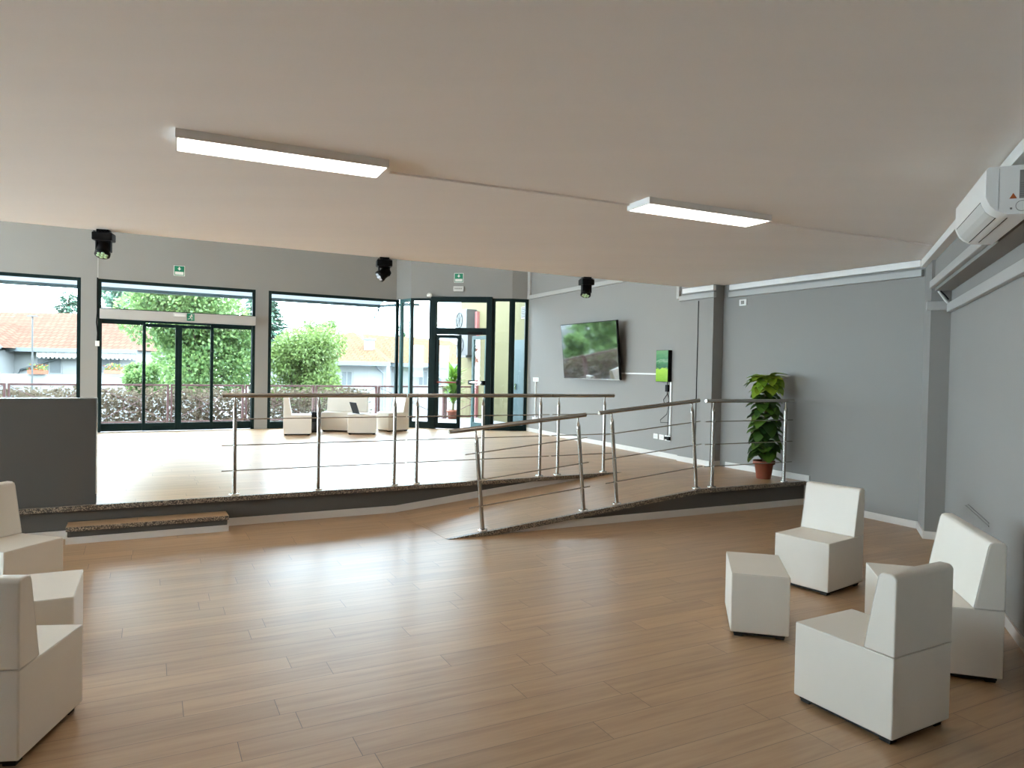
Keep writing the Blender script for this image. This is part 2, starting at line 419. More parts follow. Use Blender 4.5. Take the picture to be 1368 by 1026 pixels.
# entrance bay: return cheek, header, cheek to the television wall
CH = FR(P1, BAY.xy(0, 0)); C2 = FR(BAY.xy(BAY.len, 0), (0.345, 15.75))
hb = MB()
hb.prism([FA.xy(3.12, -.005), CH.xy(CH.len, 0), CH.xy(CH.len, .2), CH.xy(0, .22)], WT, UC)
hb.prism([CH.xy(CH.len, 0), BAY.xy(BAY.len, 0), BAY.xy(BAY.len, .2), BAY.xy(0, .2)], WT, UC)
hb.prism([BAY.xy(BAY.len, 0), C2.xy(C2.len, 0), C2.xy(C2.len, .2), BAY.xy(BAY.len, .2)], WT, UC)
struct(hb.build('wall_entrance', WALL))
wall('wall_television', TVW, 0, TVW.len, [], 0, UC)
wall('wall_plant', W2, 0, W2.len + .1, [], 0, UC)
wall('wall_right', RW, -.7, RW.len + .3, [], 0, UC)
wall('wall_back', BK, -.3, BK.len + .3, [], 0, UC, m=DWALL)  # unseen wall, kept dark to cut the light bounced off it
wall('wall_left', LW, -.3, LW.len + .3, [(1.5, 5.4, .1, 2.8), (6.2, 11.6, .5, WT)], 0, UC)
# pilaster with its crack line, corner column and roof beam
PIL = FR((2.906 - 0.472*0.70, 10.276 + 0.882*0.70), (2.906, 10.276))
struct(MB().box(0, .70, 0, .2, 0, 3.1).build('wall_pilaster', WALL, loc=PIL(0), rotz=PIL.a))
struct(MB().box(-.58, 0, -.178, .12, 0, UC).build('wall_column', WALL, loc=RW(0), rotz=RW.a))
struct(MB().box(0, RW.len, -.15, .1, 2.545, 3.2).build('wall_beam', WALL, loc=RW(0), rotz=RW.a))
# ceilings
CE = FR((-4.822, 6.635), (2.769, 10.759))
low = [CE.xy(-9.2), CE.xy(CE.len + .25), (4.75, 7.75), (.45, -2.7), (-8.5, -1.5)]
struct(MB().prism(low, CZ, UC + .1).build('ceiling', CEIL))
struct(MB().prism([(-14.8,10.3), (-9.2, -.6), CE.xy(-6), CE.xy(CE.len+.3, -.3), (3.6,10.4), (.6,16.4), (-3,17.2)], UC - .02, UC + .2).build('ceiling_upper', CEIL))
# white edge trim under the ceiling
struct(MB().box(.18, W2.len - .02, -.05, 0, CZ-.085, CZ-.012).build('trim_4', WHITE, loc=W2(0), rotz=W2.a, bevel=.003))
struct(MB().box(.08, .74, -.05, 0, CZ-.085, CZ-.012).build('trim_5', WHITE, loc=PIL(0), rotz=PIL.a, bevel=.003))
struct(MB().box(-.6, RW.len, -.225, -.15, CZ-.09, CZ-.012).build('trim_6', WHITE, loc=RW(0), rotz=RW.a, bevel=.003))
# skirtings
def skirt(name, fr, x0, x1, z=0.0, h=.078, y=0.0):
    struct(MB().box(x0, x1, y - .014, y, z, z + h).build(name, SKIRT, loc=fr(0), rotz=fr.a, bevel=.002))
skirt('baseboard_television', TVW, .02, TVW.len - .66, PH)
skirt('baseboard_pilaster', PIL, 0, .70, PH)
b = MB().box(-.014, 0, 0.02, .2, PH, PH + .078); struct(b.build('baseboard_pilaster_side', SKIRT, loc=PIL(.714), rotz=PIL.a))
skirt('baseboard_plant', W2, .15, 1.60, PH)
skirt('baseboard_plant_low', W2, 1.50, W2.len, 0)
skirt('baseboard_right', RW, 0.0, RW.len, 0)
struct(MB().box(-.56, 0, -.192, -.178, 0, .078).box(-.0, .014, -.192, 0, 0, .078).build('baseboard_column', SKIRT, loc=RW(0), rotz=RW.a))

# ------------------------------------------------------------------ glazing
FY0, FY1 = .0, .075
def frame_rect(mb, x0, x1, z0, z1, w, wb=None, y0=FY0, y1=FY1, wt=None):
    wb = w if wb is None else wb; wt = w if wt is None else wt
    mb.box(x0, x0 + w, y0, y1, z0, z1); mb.box(x1 - w, x1, y0, y1, z0, z1)
    mb.box(x0 + w, x1 - w, y0, y1, z0, z0 + wb); mb.box(x0 + w, x1 - w, y0, y1, z1 - wt, z1)
def shop_window(n, x0, x1):
    r = sroot('window_%d' % n, FA(x0, 0, PH), FA.a); w = x1 - x0; h = WT - PH
    f = MB(); frame_rect(f, 0, w, 0, h, .062, .15); f.build('window_frame', FRAME, r, bevel=.004)
    MB().box(.06, w - .06, .034, .042, .15, h - .06).build('glass_pane', GLASS, r)
shop_window(1, -6.06, -3.134); shop_window(2, .268, 3.19); shop_window(3, -9.15, -6.28)
for n, (a, b, lo, hi) in ((4, (1.5, 5.4, .1, 2.8)), (5, (6.2, 11.6, .5, WT))):  # unseen left wall windows, added to bring more daylight indoors
    r = sroot('window_%d' % n, LW(a, 0, lo), LW.a); w = b - a; h = hi - lo
    f = MB(); frame_rect(f, 0, w, 0, h, .06)
    for k in (1, 2): f.box(w*k/3 - .03, w*k/3 + .03, 0, .07, .06, h - .06)
    f.build('window_frame', FRAME, r); MB().box(.06, w - .06, .034, .042, .06, h - .06).build('glass_pane', GLASS, r)
# sliding door
r = sroot('door_1', FA(-2.856, 0, PH), FA.a); w = 2.86; h = WT - PH
f = MB(); f.box(0, .058, 0, .09, 0, h); f.box(w - .058, w, 0, .09, 0, h); f.box(.058, w - .058, 0, .09, h - .06, h)
f.box(.058, w - .058, .02, .09, 2.355, 2.385); f.box(.058, w - .058, .05, .09, 2.14, 2.18)
f.build('door_frame', FRAME, r, bevel=.003)
MB().box(.058, w - .058, .05, .058, 2.38, h - .06).build('transom_pane', GLASS, r)
MB().box(.03, w - .015, -.13, .02, 2.178, 2.362).build('door_operator_cover', HEADER, r, bevel=.006)
def leaf(x0, x1, y, wl, wr, top):
    f = MB(); f.box(x0, x0 + wl, y, y + .04, 0.012, top); f.box(x1 - wr, x1, y, y + .04, 0.012, top)
    f.box(x0 + wl, x1 - wr, y, y + .04, 0.012, .165); f.box(x0 + wl, x1 - wr, y, y + .04, top - .06, top)
    lf = f.build('door_leaf', FRAME, r, bevel=.003)
    MB().box(x0 + wl, x1 - wr, y + .016, y + .024, .165, top - .06).build('glass_pane', GLASS, lf)
leaf(.058, .812, .05, .012, .052, 2.15); leaf(2.0, 2.802, .05, .058, .012, 2.15)
leaf(.765, 1.402, .0, .052, .058, 2.12); leaf(1.402, 2.052, .0, .06, .06, 2.12)
# exit sign on the operator cover and its lamp
def plate(name, fr, x0, x1, z0, z1, y, th, m, label, cat, bevel=.003, group=None):
    return tag(MB().box(0, x1 - x0, -th, 0, 0, z1 - z0).build(name, m, loc=fr(x0, y, z0), rotz=fr.a, bevel=bevel), label, cat, group)
rs_ = thing('running_man_sign', 'small square green running man sign on the sliding door header', 'sign', FA(-1.322, -.131, 2.512), FA.a)
MB().box(0, .138, -.004, 0, 0, .145).build('sign_plate', GREEN, rs_)
f = MB()
f.lathe([(0.0,0),(.013,0),(.013,.002),(0.0,.002)], seg=12)
f.v = [(x + .083, -.0045 - z, y + .118) for x, y, z in f.v]
for a, b, wd in (((.08,.103),(.066,.06),.016), ((.078,.1),(.105,.082),.008), ((.078,.1),(.05,.095),.008), ((.05,.095),(.04,.078),.007), ((.066,.062),(.09,.045),.010), ((.09,.045),(.083,.018),.009), ((.066,.062),(.045,.04),.010), ((.045,.04),(.02,.035),.009)):
    d = Vector((b[0]-a[0], 0, b[1]-a[1])); c = Vector(((a[0]+b[0])/2, -.0055, (a[1]+b[1])/2))
    f.obox(c, d, (0,1,0), d.cross(Vector((0,1,0))), d.length/2 + wd*.3, .001, wd/2)
f.box(.108, .112, -.0065, -.004, .015, .13); f.box(.108, .13, -.0065, -.004, .126, .13)
f.build('running_figure', WHITE, rs_)
el = thing('emergency_lamp', 'slim white emergency lamp beside the running man sign', 'lamp', FA(-1.566, -.131, 2.575), FA.a)
MB().box(0, .235, -.04, 0, 0, .082).build('lamp_body', PLASG, el, bevel=.006); MB().box(.015, .22, -.046, -.04, .012, .055).build('diffuser', PLASTIC, el, bevel=.003)
def exit_sign(fr, x, z, w, h, label):
    s = thing('exit_sign', label, 'sign', fr(x, -.001, z), fr.a, 'green arrow signs over the exits')
    MB().box(0, w, -.006, 0, 0, h).build('sign_border', WHITE, s, bevel=.002)
    MB().box(w*.06, w*.94, -.009, -.006, h*.05, h*.95).build('green_panel', GREEN, s)
    MB().box(w*.12, w*.88, -.011, -.009, h*.11, h*.40).build('white_panel', WHITE, s)
    a = MB(); c = w*.5; a.box(c - w*.06, c + w*.06, -.011, -.009, h*.70, h*.86)
    a.add([(c - w*.15, -.011, h*.72), (c + w*.15, -.011, h*.72), (c, -.011, h*.52)], [(0,2,1)]); a.box(c - w*.15, c - w*.10, -.011, -.009, h*.66, h*.72); a.box(c + w*.10, c + w*.15, -.011, -.009, h*.66, h*.72)
    a.build('down_arrow', WHITE, s)
exit_sign(FA, -1.56, 3.405, .205, .205, 'green down arrow exit sign above the sliding glass door')
exit_sign(BAY, .99, 3.585, .215, .215, 'green down arrow exit sign above the hinged exit door')
el = thing('emergency_lamp', 'white rectangular emergency lamp under the arrow sign at the exit door', 'lamp', BAY(.985, -.001, 3.39), BAY.a)
MB().box(0, .235, -.05, 0, 0, .115).build('lamp_body', PLASG, el, bevel=.008)
f = MB()
for k in range(6): f.box(.03 + k*.03, .05 + k*.03, -.052, -.05, .045, .075)
f.build('lens_lettering', LABEL, el)
dm = MB().lathe([(0.0,-.03),(.05,-.03),(.062,0),(.055,.03),(.035,.05),(0.0,.058)], seg=18)
tag(dm.build('motion_sensor', PLASTIC, loc=BAY(.44, -.05, 3.295)), 'small round white sensor at top left of the exit door', 'sensor')

# exit door unit in the bay
r = sroot('window_6', CH(0, 0, PH), CH.a); f = MB(); frame_rect(f, .03, CH.len, 0, h, .07, .15); f.build('window_frame', FRAME2, r); MB().box(.1, CH.len - .07, .03, .038, .15, h - .07).build('glass_pane', GLASS, r)
r = sroot('window_7', C2(0, 0, PH), C2.a); f = MB(); frame_rect(f, 0, C2.len - .01, 0, h, .07, .12, 0, .07); f.build('window_frame', FRAME, r); MB().box(.07, C2.len - .08, .03, .038, .12, h - .07).build('glass_pane', GLASS, r)
def bx(px): # bay x from a line of sight in the photograph's frame
    d = FWD + RGT*((px - 684)/F_PX); n_ = BAY.y; t = (BAY.o - Vector((0,0,0))).dot(n_)/d.dot(n_); return (d*t - BAY.o).dot(BAY.x)
r = sroot('window_8', BAY(0, 0, PH), BAY.a); x1 = bx(575); f = MB(); frame_rect(f, 0, x1, 0, h, .055, .15); f.build('window_frame', FRAME, r); MB().box(.05, x1 - .05, .03, .038, .15, h - .055).build('glass_pane', GLASS, r)
r = sroot('window_9', BAY(0, 0, PH), BAY.a); x2 = bx(656); f = MB(); frame_rect(f, x2, BAY.len, 0, h, .06, .12, 0, .075); f.build('window_frame', FRAME, r); MB().box(x2 + .06, BAY.len - .06, .03, .038, .12, h - .06).build('glass_pane', GLASS, r)
r = sroot('door_2', BAY(x1, -.07, PH), BAY.a); w = x2 - x1; hh = h + .03; y1_ = .15
f = MB(); f.box(0, .12, 0, y1_, 0, hh); f.box(w - .12, w, 0, y1_, 0, hh); f.box(.12, w - .12, 0, y1_, hh - .12, hh); f.box(.12, w - .12, 0, y1_, 2.12, 2.27)
f.build('door_frame', FRAME, r, bevel=.004)
MB().box(.12, w - .12, .06, .068, 2.27, hh - .12).build('transom_pane', GLASS, r)
mid = w*.5 + .01
lw_ = mid - .12
def exit_leaf(name_lbl, hinge, sgn, angle, frm, bar, bar_m):
    lf = bpy.data.objects.new('door_leaf', None); COL.objects.link(lf); lf.parent = r; lf.location = hinge; lf.rotation_euler = (0, 0, angle)
    f = MB(); a, b = (0, lw_) if sgn > 0 else (-lw_, 0)
    frame_rect(f, a, b, .01, 2.11, .075, .13, 0, .05, .08); f.build('leaf_frame', frm, lf, bevel=.003)
    MB().box(a + .075, b - .075, .02, .028, .14, 2.03).build('glass_pane', GLASS, lf)
    f = MB().tube([(a + .03, -.075, bar), (b - .03, -.075, bar)], .02, 10); f.build('panic_bar', bar_m, lf)
    f = MB().box(a + .0, a + .07, -.095, 0, bar - .05, bar + .05).box(b - .07, b, -.095, 0, bar - .05, bar + .05); f.build('bar_bracket', BLACK, lf, bevel=.004)
    return lf
exit_leaf('l', (.12, .02, 0), 1, radians(-2), FRAME, 1.05, REDBAR)
exit_leaf('r', (w - .12, .10, 0), -1, radians(-44), FRAME2, 1.05, CHROME)
f = MB().box(.62*w, .86*w, -.04, 0, 2.13, 2.18); f.build('door_closer', BLACK, r, bevel=.005)

# ------------------------------------------------------------------ parapet and step at the platform edge
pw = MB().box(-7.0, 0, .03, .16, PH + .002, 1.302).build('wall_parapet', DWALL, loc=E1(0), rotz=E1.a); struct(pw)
struct(MB().box(-7.0, .004, .026, .164, 1.302, 1.31).box(-.004, .006, .026, .164, PH + .1, 1.302).build('trim_7', CHROME, loc=E1(0), rotz=E1.a))
st = thing('platform_step', 'single oak step with granite nosing below the dark parapet', 'step', (-3.985, 6.318, 0), ang((-3.985,6.318),(-2.775,6.968)))
sl_, sd = 1.37, .262
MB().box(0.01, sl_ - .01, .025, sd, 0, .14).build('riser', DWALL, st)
MB().box(0, sl_, .012, sd, .132, .154).build('tread', WOOD, st)
MB().box(0, sl_, -.004, .014, .116, .155).build('nosing', GRANITE, st, bevel=.004)
MB().box(0.0, sl_, .010, .025, 0, .06).box(-.002, .012, .01, sd - .02, 0, .07).box(sl_ - .012, sl_ + .002, .01, sd - .02, 0, .07).build('skirting', SKIRT, st)

# ------------------------------------------------------------------ railings
def railing(label, fr, posts, h0, h1, s0=0.0, z0=0.0, slope=0.0, inset=.09):
    """posts: positions along the edge from s0; h0..h1: handrail span"""
    r = thing('railing', label, 'railing', fr(s0, inset, z0), (0, -slope, fr.a), 'steel railings')
    HR = 1.03
    MB().tube([(h0, 0, HR), (h1, 0, HR)], .0225, 16).build('handrail', STEEL, r)
    for px_ in posts:
        p = MB().tube([(px_, 0, .012), (px_, 0, .885), (px_, 0, .935), (px_, 0, .94), (px_, 0, .955), (px_, 0, .96), (px_, 0, HR - .015)],
                      [.021, .021, .021, .014, .014, .009, .009], 14)
        p = p.build('post', STEEL, r)
        MB().lathe([(0.0, 0), (.05, 0), (.05, .008), (.047, .012), (0.0, .012)], (px_, 0, 0), 20).build('base_plate', CHROME, p)
        for hz in (.785, .513, .250): MB().tube([(px_, -.026, hz), (px_, .026, hz)], .009, 8).build('rod_clamp', CHROME, p)
    for hz in (.785, .513, .250):
        MB().tube([(max(h0, posts[0] - .13), 0, hz), (min(h1, posts[-1] + .13), 0, hz)], .006, 8).build('rod', STEEL, r)
    return r
railing('long steel railing along the platform edge next to the dark parapet', E1, [1.232, 2.09, 2.955], 1.107, 3.09, z0=PH)
railing('steel railing along the middle of the platform edge, in front of the exit door', E1, [3.226, 4.08, 4.895], 3.105, 5.055, z0=PH)
railing('short two-post steel railing at the far platform edge under the television', E1, [5.164, 5.89], 5.065, 6.04, z0=PH)
railing('sloping steel railing at the foot of the ramp, nearest to the camera', E2, [.405, 1.60], .12, 1.70, s0=0, z0=.001, slope=SLOPE, inset=.06)
railing('sloping steel railing at the upper half of the ramp', E2, [2.035, 3.17], 1.87, 3.28, s0=0, z0=.001, slope=SLOPE, inset=.06)
railing('short level steel railing in front of the potted plant', E2, [3.395, 4.587], 3.27, 4.72, z0=PH, inset=.06)

# ------------------------------------------------------------------ seating
SH, TH, BD = .40, .772, .525
def rrect(x0, x1, y0, y1, r, n=4):
    out = []
    for cx, cy, a0 in ((x1-r, y0+r, -90), (x1-r, y1-r, 0), (x0+r, y1-r, 90), (x0+r, y0+r, 180)):
        for k in range(n+1):
            a = radians(a0 + 90*k/n); out.append((cx + r*cos(a), cy + r*sin(a)))
    return out
def make_seat(w):
    """upholstered block seat facing -y; parts: seat, backrest, piping, plinth"""
    parts = []
    s = MB().box(-w/2, w/2, -BD/2, BD/2, .03, SH); parts.append(('seat', s, LEATHER, .008))
    yb = BD/2
    prof = [(yb - .150, SH + .001), (yb, SH + .001), (yb, TH - .022), (yb - .008, TH - .006), (yb - .024, TH), (yb - .062, TH), (yb - .080, TH - .008), (yb - .088, TH - .03)]
    bk = MB().extrude([(a, b) for a, b in prof], 'x', -w/2, w/2); parts.append(('backrest', bk, LEATHER, .008))
    pp = MB(); e = .0022
    for sx in (-1, 1):
        x = sx*(w/2 - .0035)
        pp.tube([(x, -BD/2 + .005, SH - .002), (x, yb - .15, SH - .002)], e, 6)
        pp.tube([(x, yb - .150, SH + .004), (x, yb - .088, TH - .03), (x, yb - .078, TH - .009)], e, 6)
        pp.tube([(sx*w/2, yb - .15, SH), (sx*w/2, yb, SH)], e*.6, 6)
    pp.tube([(-w/2, yb, SH), (w/2, yb, SH)], e*.6, 6); pp.tube([(-w/2 + .004, -BD/2 + .004, SH - .002), (w/2 - .004, -BD/2 + .004, SH - .002)], e, 6)
    parts.append(('piping', pp, PIPING, 0))
    return parts
def feet(parts, w, d):
    p = MB()
    p.box(-w/2 + .022, w/2 - .022, -d/2 + .022, d/2 - .022, .012, .032); parts.append(('plinth', p, RUBBER, 0))
    for sx in (-1, 1):
        for sy in (-1, 1):
            parts.append(('foot', MB().box(sx*(w/2-.05)-.025, sx*(w/2-.05)+.025, sy*(d/2-.05)-.025, sy*(d/2-.05)+.025, 0, .03), RUBBER, 0))
    return parts
def realise(name, label, cat, parts):
    t = thing(name, label, cat)
    for nm, mb, mt, bv in parts: mb.build(nm, mt, t, bevel=bv, seg=3)
    return t
CHAIRS = [ # centre, facing, z, label
    ((1.791, 3.453), (-.49, .872), 0, 'white faux-leather block chair seen from behind, nearest on the right'),
    ((2.466, 5.589), (-.793, -.609), 0, 'cream block chair facing the camera behind the white pouf on the right'),
    ((-2.216, 3.058), (-.11, .994), 0, 'white block chair seen from behind in the lower left corner'),
    ((-3.48, 4.853), (.97, -.25), 0, 'beige block chair at the left edge, in front of the dark parapet'),
    ((-4.204, 13.879), (.961, .276), PH, 'white block chair on the platform turned side-on, left of the bench'),
    ((-2.54, 15.12), (-.72, -.69), PH, 'white block chair on the platform by the exit door, right of the laptop table')]
proto = None
for (c, f_, z, lb) in CHAIRS:
    if proto is None: proto = o = realise('lounge_chair', lb, 'chair', feet(make_seat(.45), .45, BD))
    else: o = copy_tree(proto)
    o.location = (c[0], c[1], z); o.rotation_euler = (0, 0, atan2(f_[1], f_[0]) + pi/2); o['label'] = lb; o['group'] = 'white block chairs'
proto = None
for (c, f_, z, lb) in (((2.552, 4.271), (-.961, .276), 0, 'wide white two-seat block bench against the right wall'),
                       ((-3.50, 14.85), (-.05, -1.0), PH, 'wide white two-seat block bench on the platform in front of the window')):
    if proto is None: proto = o = realise('two_seat_bench', lb, 'bench', feet(make_seat(.86), .86, BD))
    else: o = copy_tree(proto)
    o.location = (c[0], c[1], z); o.rotation_euler = (0, 0, atan2(f_[1], f_[0]) + pi/2); o['label'] = lb; o['group'] = 'white two-seat benches'
def make_pouf(w, d):
    s = MB().box(-w/2, w/2, -d/2, d/2, .03, SH); pp = MB(); e = .0022; a, b, zz = w/2 - .004, d/2 - .004, SH - .002
    for p_, q_ in (((-a,-b),(a,-b)), ((a,-b),(a,b)), ((a,b),(-a,b)), ((-a,b),(-a,-b))): pp.tube([(*p_, zz), (*q_, zz)], e, 6)
    return feet([('cushion_block', s, LEATHER, .008), ('piping', pp, PIPING, 0)], w, d)
proto = None
for (c, rz, z, lb) in (((1.645, 4.663), radians(-13.5), 0, 'white rectangular pouf between the chairs on the right'),
                       ((-2.590, 3.905), radians(27.0), 0, 'white rectangular pouf between the two chairs at the left edge'),
                       ((-3.02, 14.28), radians(90 + 12.5), PH, 'white rectangular pouf on the platform carrying the laptop')):
    if proto is None: proto = o = realise('pouf', lb, 'pouf', make_pouf(.35, .57))
    else: o = copy_tree(proto)
    o.location = (c[0], c[1], z); o.rotation_euler = (0, 0, rz); o['label'] = lb; o['group'] = 'white poufs'
# laptop
lp = thing('laptop', 'open black laptop on the platform pouf', 'laptop', (-3.06, 14.36, PH + SH), radians(125))
MB().box(-.17, .17, -.12, .12, 0, .016).build('keyboard_base', PLASG, lp, bevel=.004)
s = MB().obox((-.05, .12 + .045, .125), (1,0,0), (0,.35,1), (0,-1,.35), .17, .118, .004); s.v = [(x + .0, y - .0, z) for x, y, z in s.v]
s.build('screen_lid', BLACK, lp)
# backpack
bp_ = thing('backpack', 'black backpack on the floor beside the platform bench', 'bag', (-4.03, 14.42, PH), radians(15))
MB().lathe([(0.0,0),(.10,.0),(.125,.03),(.13,.18),(.12,.30),(.09,.38),(.04,.42),(0.0,.425)], seg=16).build('bag_body', BLACK, bp_)
MB().lathe([(0.0,0),(.07,.0),(.085,.04),(.08,.15),(.05,.19),(0.0,.2)], (0,-.08,.03), 14).build('front_pocket', RUBBER, bp_)
MB().tube([(-.03,0,.41),(-.03,0,.46),(.0,0,.475),(.03,0,.46),(.03,0,.41)], .008, 8).build('carry_loop', RUBBER, bp_)

# ------------------------------------------------------------------ ceiling lights and their surface ducts
LR = radians(90 - 64.6)
def ceiling_light(c, label, group='surface LED panels'):
    t = thing('ceiling_light', label, 'light', (c[0], c[1], CZ), LR, group)
    L_, W_, H_ = 1.21, .29, .05
    f = MB(); f.box(-L_/2, L_/2, -W_/2, -W_/2 + .012, -H_, 0).box(-L_/2, L_/2, W_/2 - .012, W_/2, -H_, 0).box(-L_/2, -L_/2 + .012, -W_/2 + .012, W_/2 - .012, -H_, 0).box(L_/2 - .012, L_/2, -W_/2 + .012, W_/2 - .012, -H_, 0)
    f.box(-L_/2 + .012, L_/2 - .012, -W_/2 + .012, W_/2 - .012, -.012, 0)
    f.build('housing', WHITE, t)
    MB().box(-L_/2 + .012, L_/2 - .012, -W_/2 + .012, W_/2 - .012, -H_ + .002, -H_ + .008).build('diffuser', LEDM, t)
    return t
ceiling_light((-1.405, 4.32), 'long lit LED panel on the ceiling at the left')
ceiling_light((1.475, 5.635), 'smaller-looking lit LED panel on the ceiling nearer the right wall')
def duct(label, p, q, w=.022, h=.014):
    a = ang(p, q); L_ = hypot(q[0]-p[0], q[1]-p[1])
    tag(MB().box(0, L_, -w/2, w/2, -h, 0).build('cable_duct', CEIL, loc=(p[0], p[1], CZ), rotz=a, bevel=.002), label, 'cable duct', 'ceiling cable ducts')
for p_ in ((-7.6, 8.0), (-4.6, 9.6), (-1.4, 11.2), (-6.4, 6.4), (-3.2, 8.2), (-.4, 10.2)):  # extra panels above the view, added to brighten the platform
    o = ceiling_light(p_, 'unseen LED panel added on the high ceiling to light the platform'); o.location.z = UC - .02
duct('thin cable duct running between the two ceiling lights', (-.84, 4.72), (.905, 5.505))
duct('thin cable duct from the right ceiling light to the corner', (2.06, 6.00), (4.06, 6.90))

# ------------------------------------------------------------------ stage spotlights under the ceiling edge
def spot(c, label, tilt, az, lens):
    t = thing('stage_spotlight', label, 'spotlight', (c[0], c[1], CZ), E1.a - .2, 'black moving-head spotlights')
    f = MB().box(-.055, .055, -.05, .05, -.018, 0).build('mounting_plate', BLACK, t)
    f = MB()
    for k in range(6): f.box(-.075 + k*.0265, -.068 + k*.0265, -.07, .07, -.034, -.018)
    f.build('cooling_fins', BLACK, t)
    MB().box(-.09, .09, -.08, .08, -.108, -.03).build('base_housing', BLACK, t, bevel=.01)
    y = MB().box(-.068, -.052, -.035, .035, -.215, -.105).box(.052, .068, -.035, .035, -.215, -.105).box(-.068, .068, -.03, .03, -.122, -.105); y.build('yoke', BLACK, t, bevel=.004)
    R_ = Euler((tilt, 0, az)).to_matrix(); pc = Vector((0, 0, -.185))
    hd = MB().lathe([(0.0, .07), (.05, .07), (.06, .05), (.062, -.03), (.07, -.045), (.07, -.075), (0.0, -.075)], seg=20)
    hd.v = [tuple(R_ @ Vector(p) + pc) for p in hd.v]; hd.build('lamp_head', BLACK, t)
    le = MB()
    for k in range(7):
        rr, aa = (0, 0) if k == 6 else (.037, k*pi/3)
        q_ = MB().lathe([(0.0, 0), (.0175, 0), (.0175, -.004), (.008, -.009), (0.0, -.010)], (rr*cos(aa), rr*sin(aa), -.0755), 12); le.add(q_.v, q_.f, True)
    le.v = [tuple(R_ @ Vector(p) + pc) for p in le.v]; le.build('lens_cluster', lens, t)
spot((-4.06, 7.0), 'leftmost black spotlight at the ceiling edge, over the gap beside the sliding door', radians(-28), radians(-8), LENS)
spot((-1.545, 8.40), 'middle black spotlight at the ceiling edge with its head turned left', radians(-52), radians(-78), LENSW)
spot((1.0, 9.78), 'rightmost black spotlight at the ceiling edge, above the television', radians(-24), radians(-40), LENS)

# ------------------------------------------------------------------ air conditioner on the beam
AC0 = (4.271, 7.236)
ac = thing('air_conditioner', 'white wall-mounted air conditioner on the beam at top right', 'air conditioner', Vector((*AC0, 2.535)) + RW.x*2.84, RW.a)
aw, ad, ah = .965, .21, .262
prof = [(0, 0), (-.105, .004), (-.135, .012), (-.165, .03), (-.187, .052), (-.2, .078), (-ad, .105), (-ad, ah - .012), (-ad + .012, ah), (0, ah)]
body = MB().extrude(prof[::-1], 'x', 0, aw).build('casing', PLASTIC, ac, bevel=.003)
def off_curve(pts, d):
    c_ = Vector((-.10, .13)); return [tuple(Vector(p) + (Vector(p) - c_).normalized()*d) for p in pts]
cv = [(-.140, .0145), (-.165, .030), (-.187, .052), (-.2, .078), (-.2085, .099)]
fl_ = off_curve(cv, .0025) + cv[::-1]
MB().extrude(fl_, 'x', aw*.06, aw*.86).build('louvre_flap', PLASG, ac)
f = MB(); f.extrude(off_curve(cv[:1], .003) + [(-.136, .011), (-.132, .0132), (-.138, .0165)], 'x', aw*.06, aw*.86); f.box(aw*.06, aw*.86, -.2112, -.208, .1005, .1035); f.box(aw*.1, aw*.9, -.092, -.089, .0005, .004); f.build('flap_gap', BLACK, ac)
f = MB().box(aw + .0004, aw + .0012, -.058, -.004, .085, .235); f.build('rating_plate', LABEL, ac)
f = MB()
for k in range(7): f.box(aw + .0014, aw + .0018, -.055, -.055 + (.04, .025, .045, .035, .045, .02, .042)[k], .095 + k*.0115, .0995 + k*.0115)
f.build('rating_print', INK, ac)
f = MB().add([(aw + .001, -.102, .085), (aw + .001, -.068, .085), (aw + .001, -.085, .115)], [(0,1,2)]); f.build('warning_triangle', ORANGE, ac)
f = MB()
for k in range(20):
    a0, a1 = 2*pi*k/20, 2*pi*(k+1)/20
    f.quad(*[(aw + .001, -.045 + rr*cos(a), .045 + rr*sin(a)) for rr, a in ((.026, a0), (.026, a1), (.0285, a1), (.0285, a0))])
f.quad((aw+.001,-.098,.028), (aw+.001,-.088,.028), (aw+.001,-.088,.038), (aw+.001,-.098,.038)); f.box(aw + .0004, aw + .001, -.1505, -.1495, .03, ah - .012)
f.build('knockout_outline', INK, ac)

# ------------------------------------------------------------------ wall fittings
def wduct(label, fr, x0, x1, z0, z1, d, y=0.0, m=DUCT, bevel=.006, z0b=None):
    """straight trunking on a wall; z0b lets the far end sit at another height"""
    mb = MB()
    if z0b is None: mb.box(x0, x1, y - d, y, z0, z1)
    else:
        hgt = z1 - z0
        mb.extrude([(x0, z0), (x1, z0b), (x1, z0b + hgt), (x0, z1)], 'y', y - d, y)
    return tag(mb.build('cable_trunking', m, loc=fr(0), rotz=fr.a, bevel=bevel), label, 'cable trunking', 'painted cable trunking')
wduct('grey trunking under the white ceiling trim behind the plant', W2, .16, W2.len - .01, 2.765, 2.84, .045)
tr = wduct('grey trunking wrapped across the top of the pilaster', PIL, .002, .75, 2.765, 2.84, .05)
wduct('short upright trunking at the top left of the pilaster', PIL, -.06, .0, 2.80, 3.2, .045)
wduct('grey trunking along the lower edge of the roof beam', RW, -.02, 2.80, 2.575, 2.65, .045, y=-.15)
wduct('grey trunking along the right wall below the beam', RW, .042, RW.len - 4, 2.325, 2.415, .045)
wduct('grey trunking wrapped round the corner column', RW, -.02, .04, 2.35, 2.44, .22, y=.0)
wduct('pale trunking along the top of the television wall', TVW, .0, 5.1, 3.235, 3.315, .05)
wduct('upright trunking in the corner above the exit door', TVW, .0, .11, 3.315, 4.5, .05)
wduct('thin white cable duct between the television and the small screen', TVW, 3.3, 4.77, 1.625, 1.65, .02, m=PLASTIC, bevel=.003)
wduct('thin upright white duct below the small screen', TVW, 5.058, 5.093, .68, 1.52, .02, m=PLASTIC, bevel=.003)
wduct('thin upright white duct between the sockets by the exit door', TVW, .40, .435, .63, 1.42, .02, m=PLASTIC, bevel=.003)
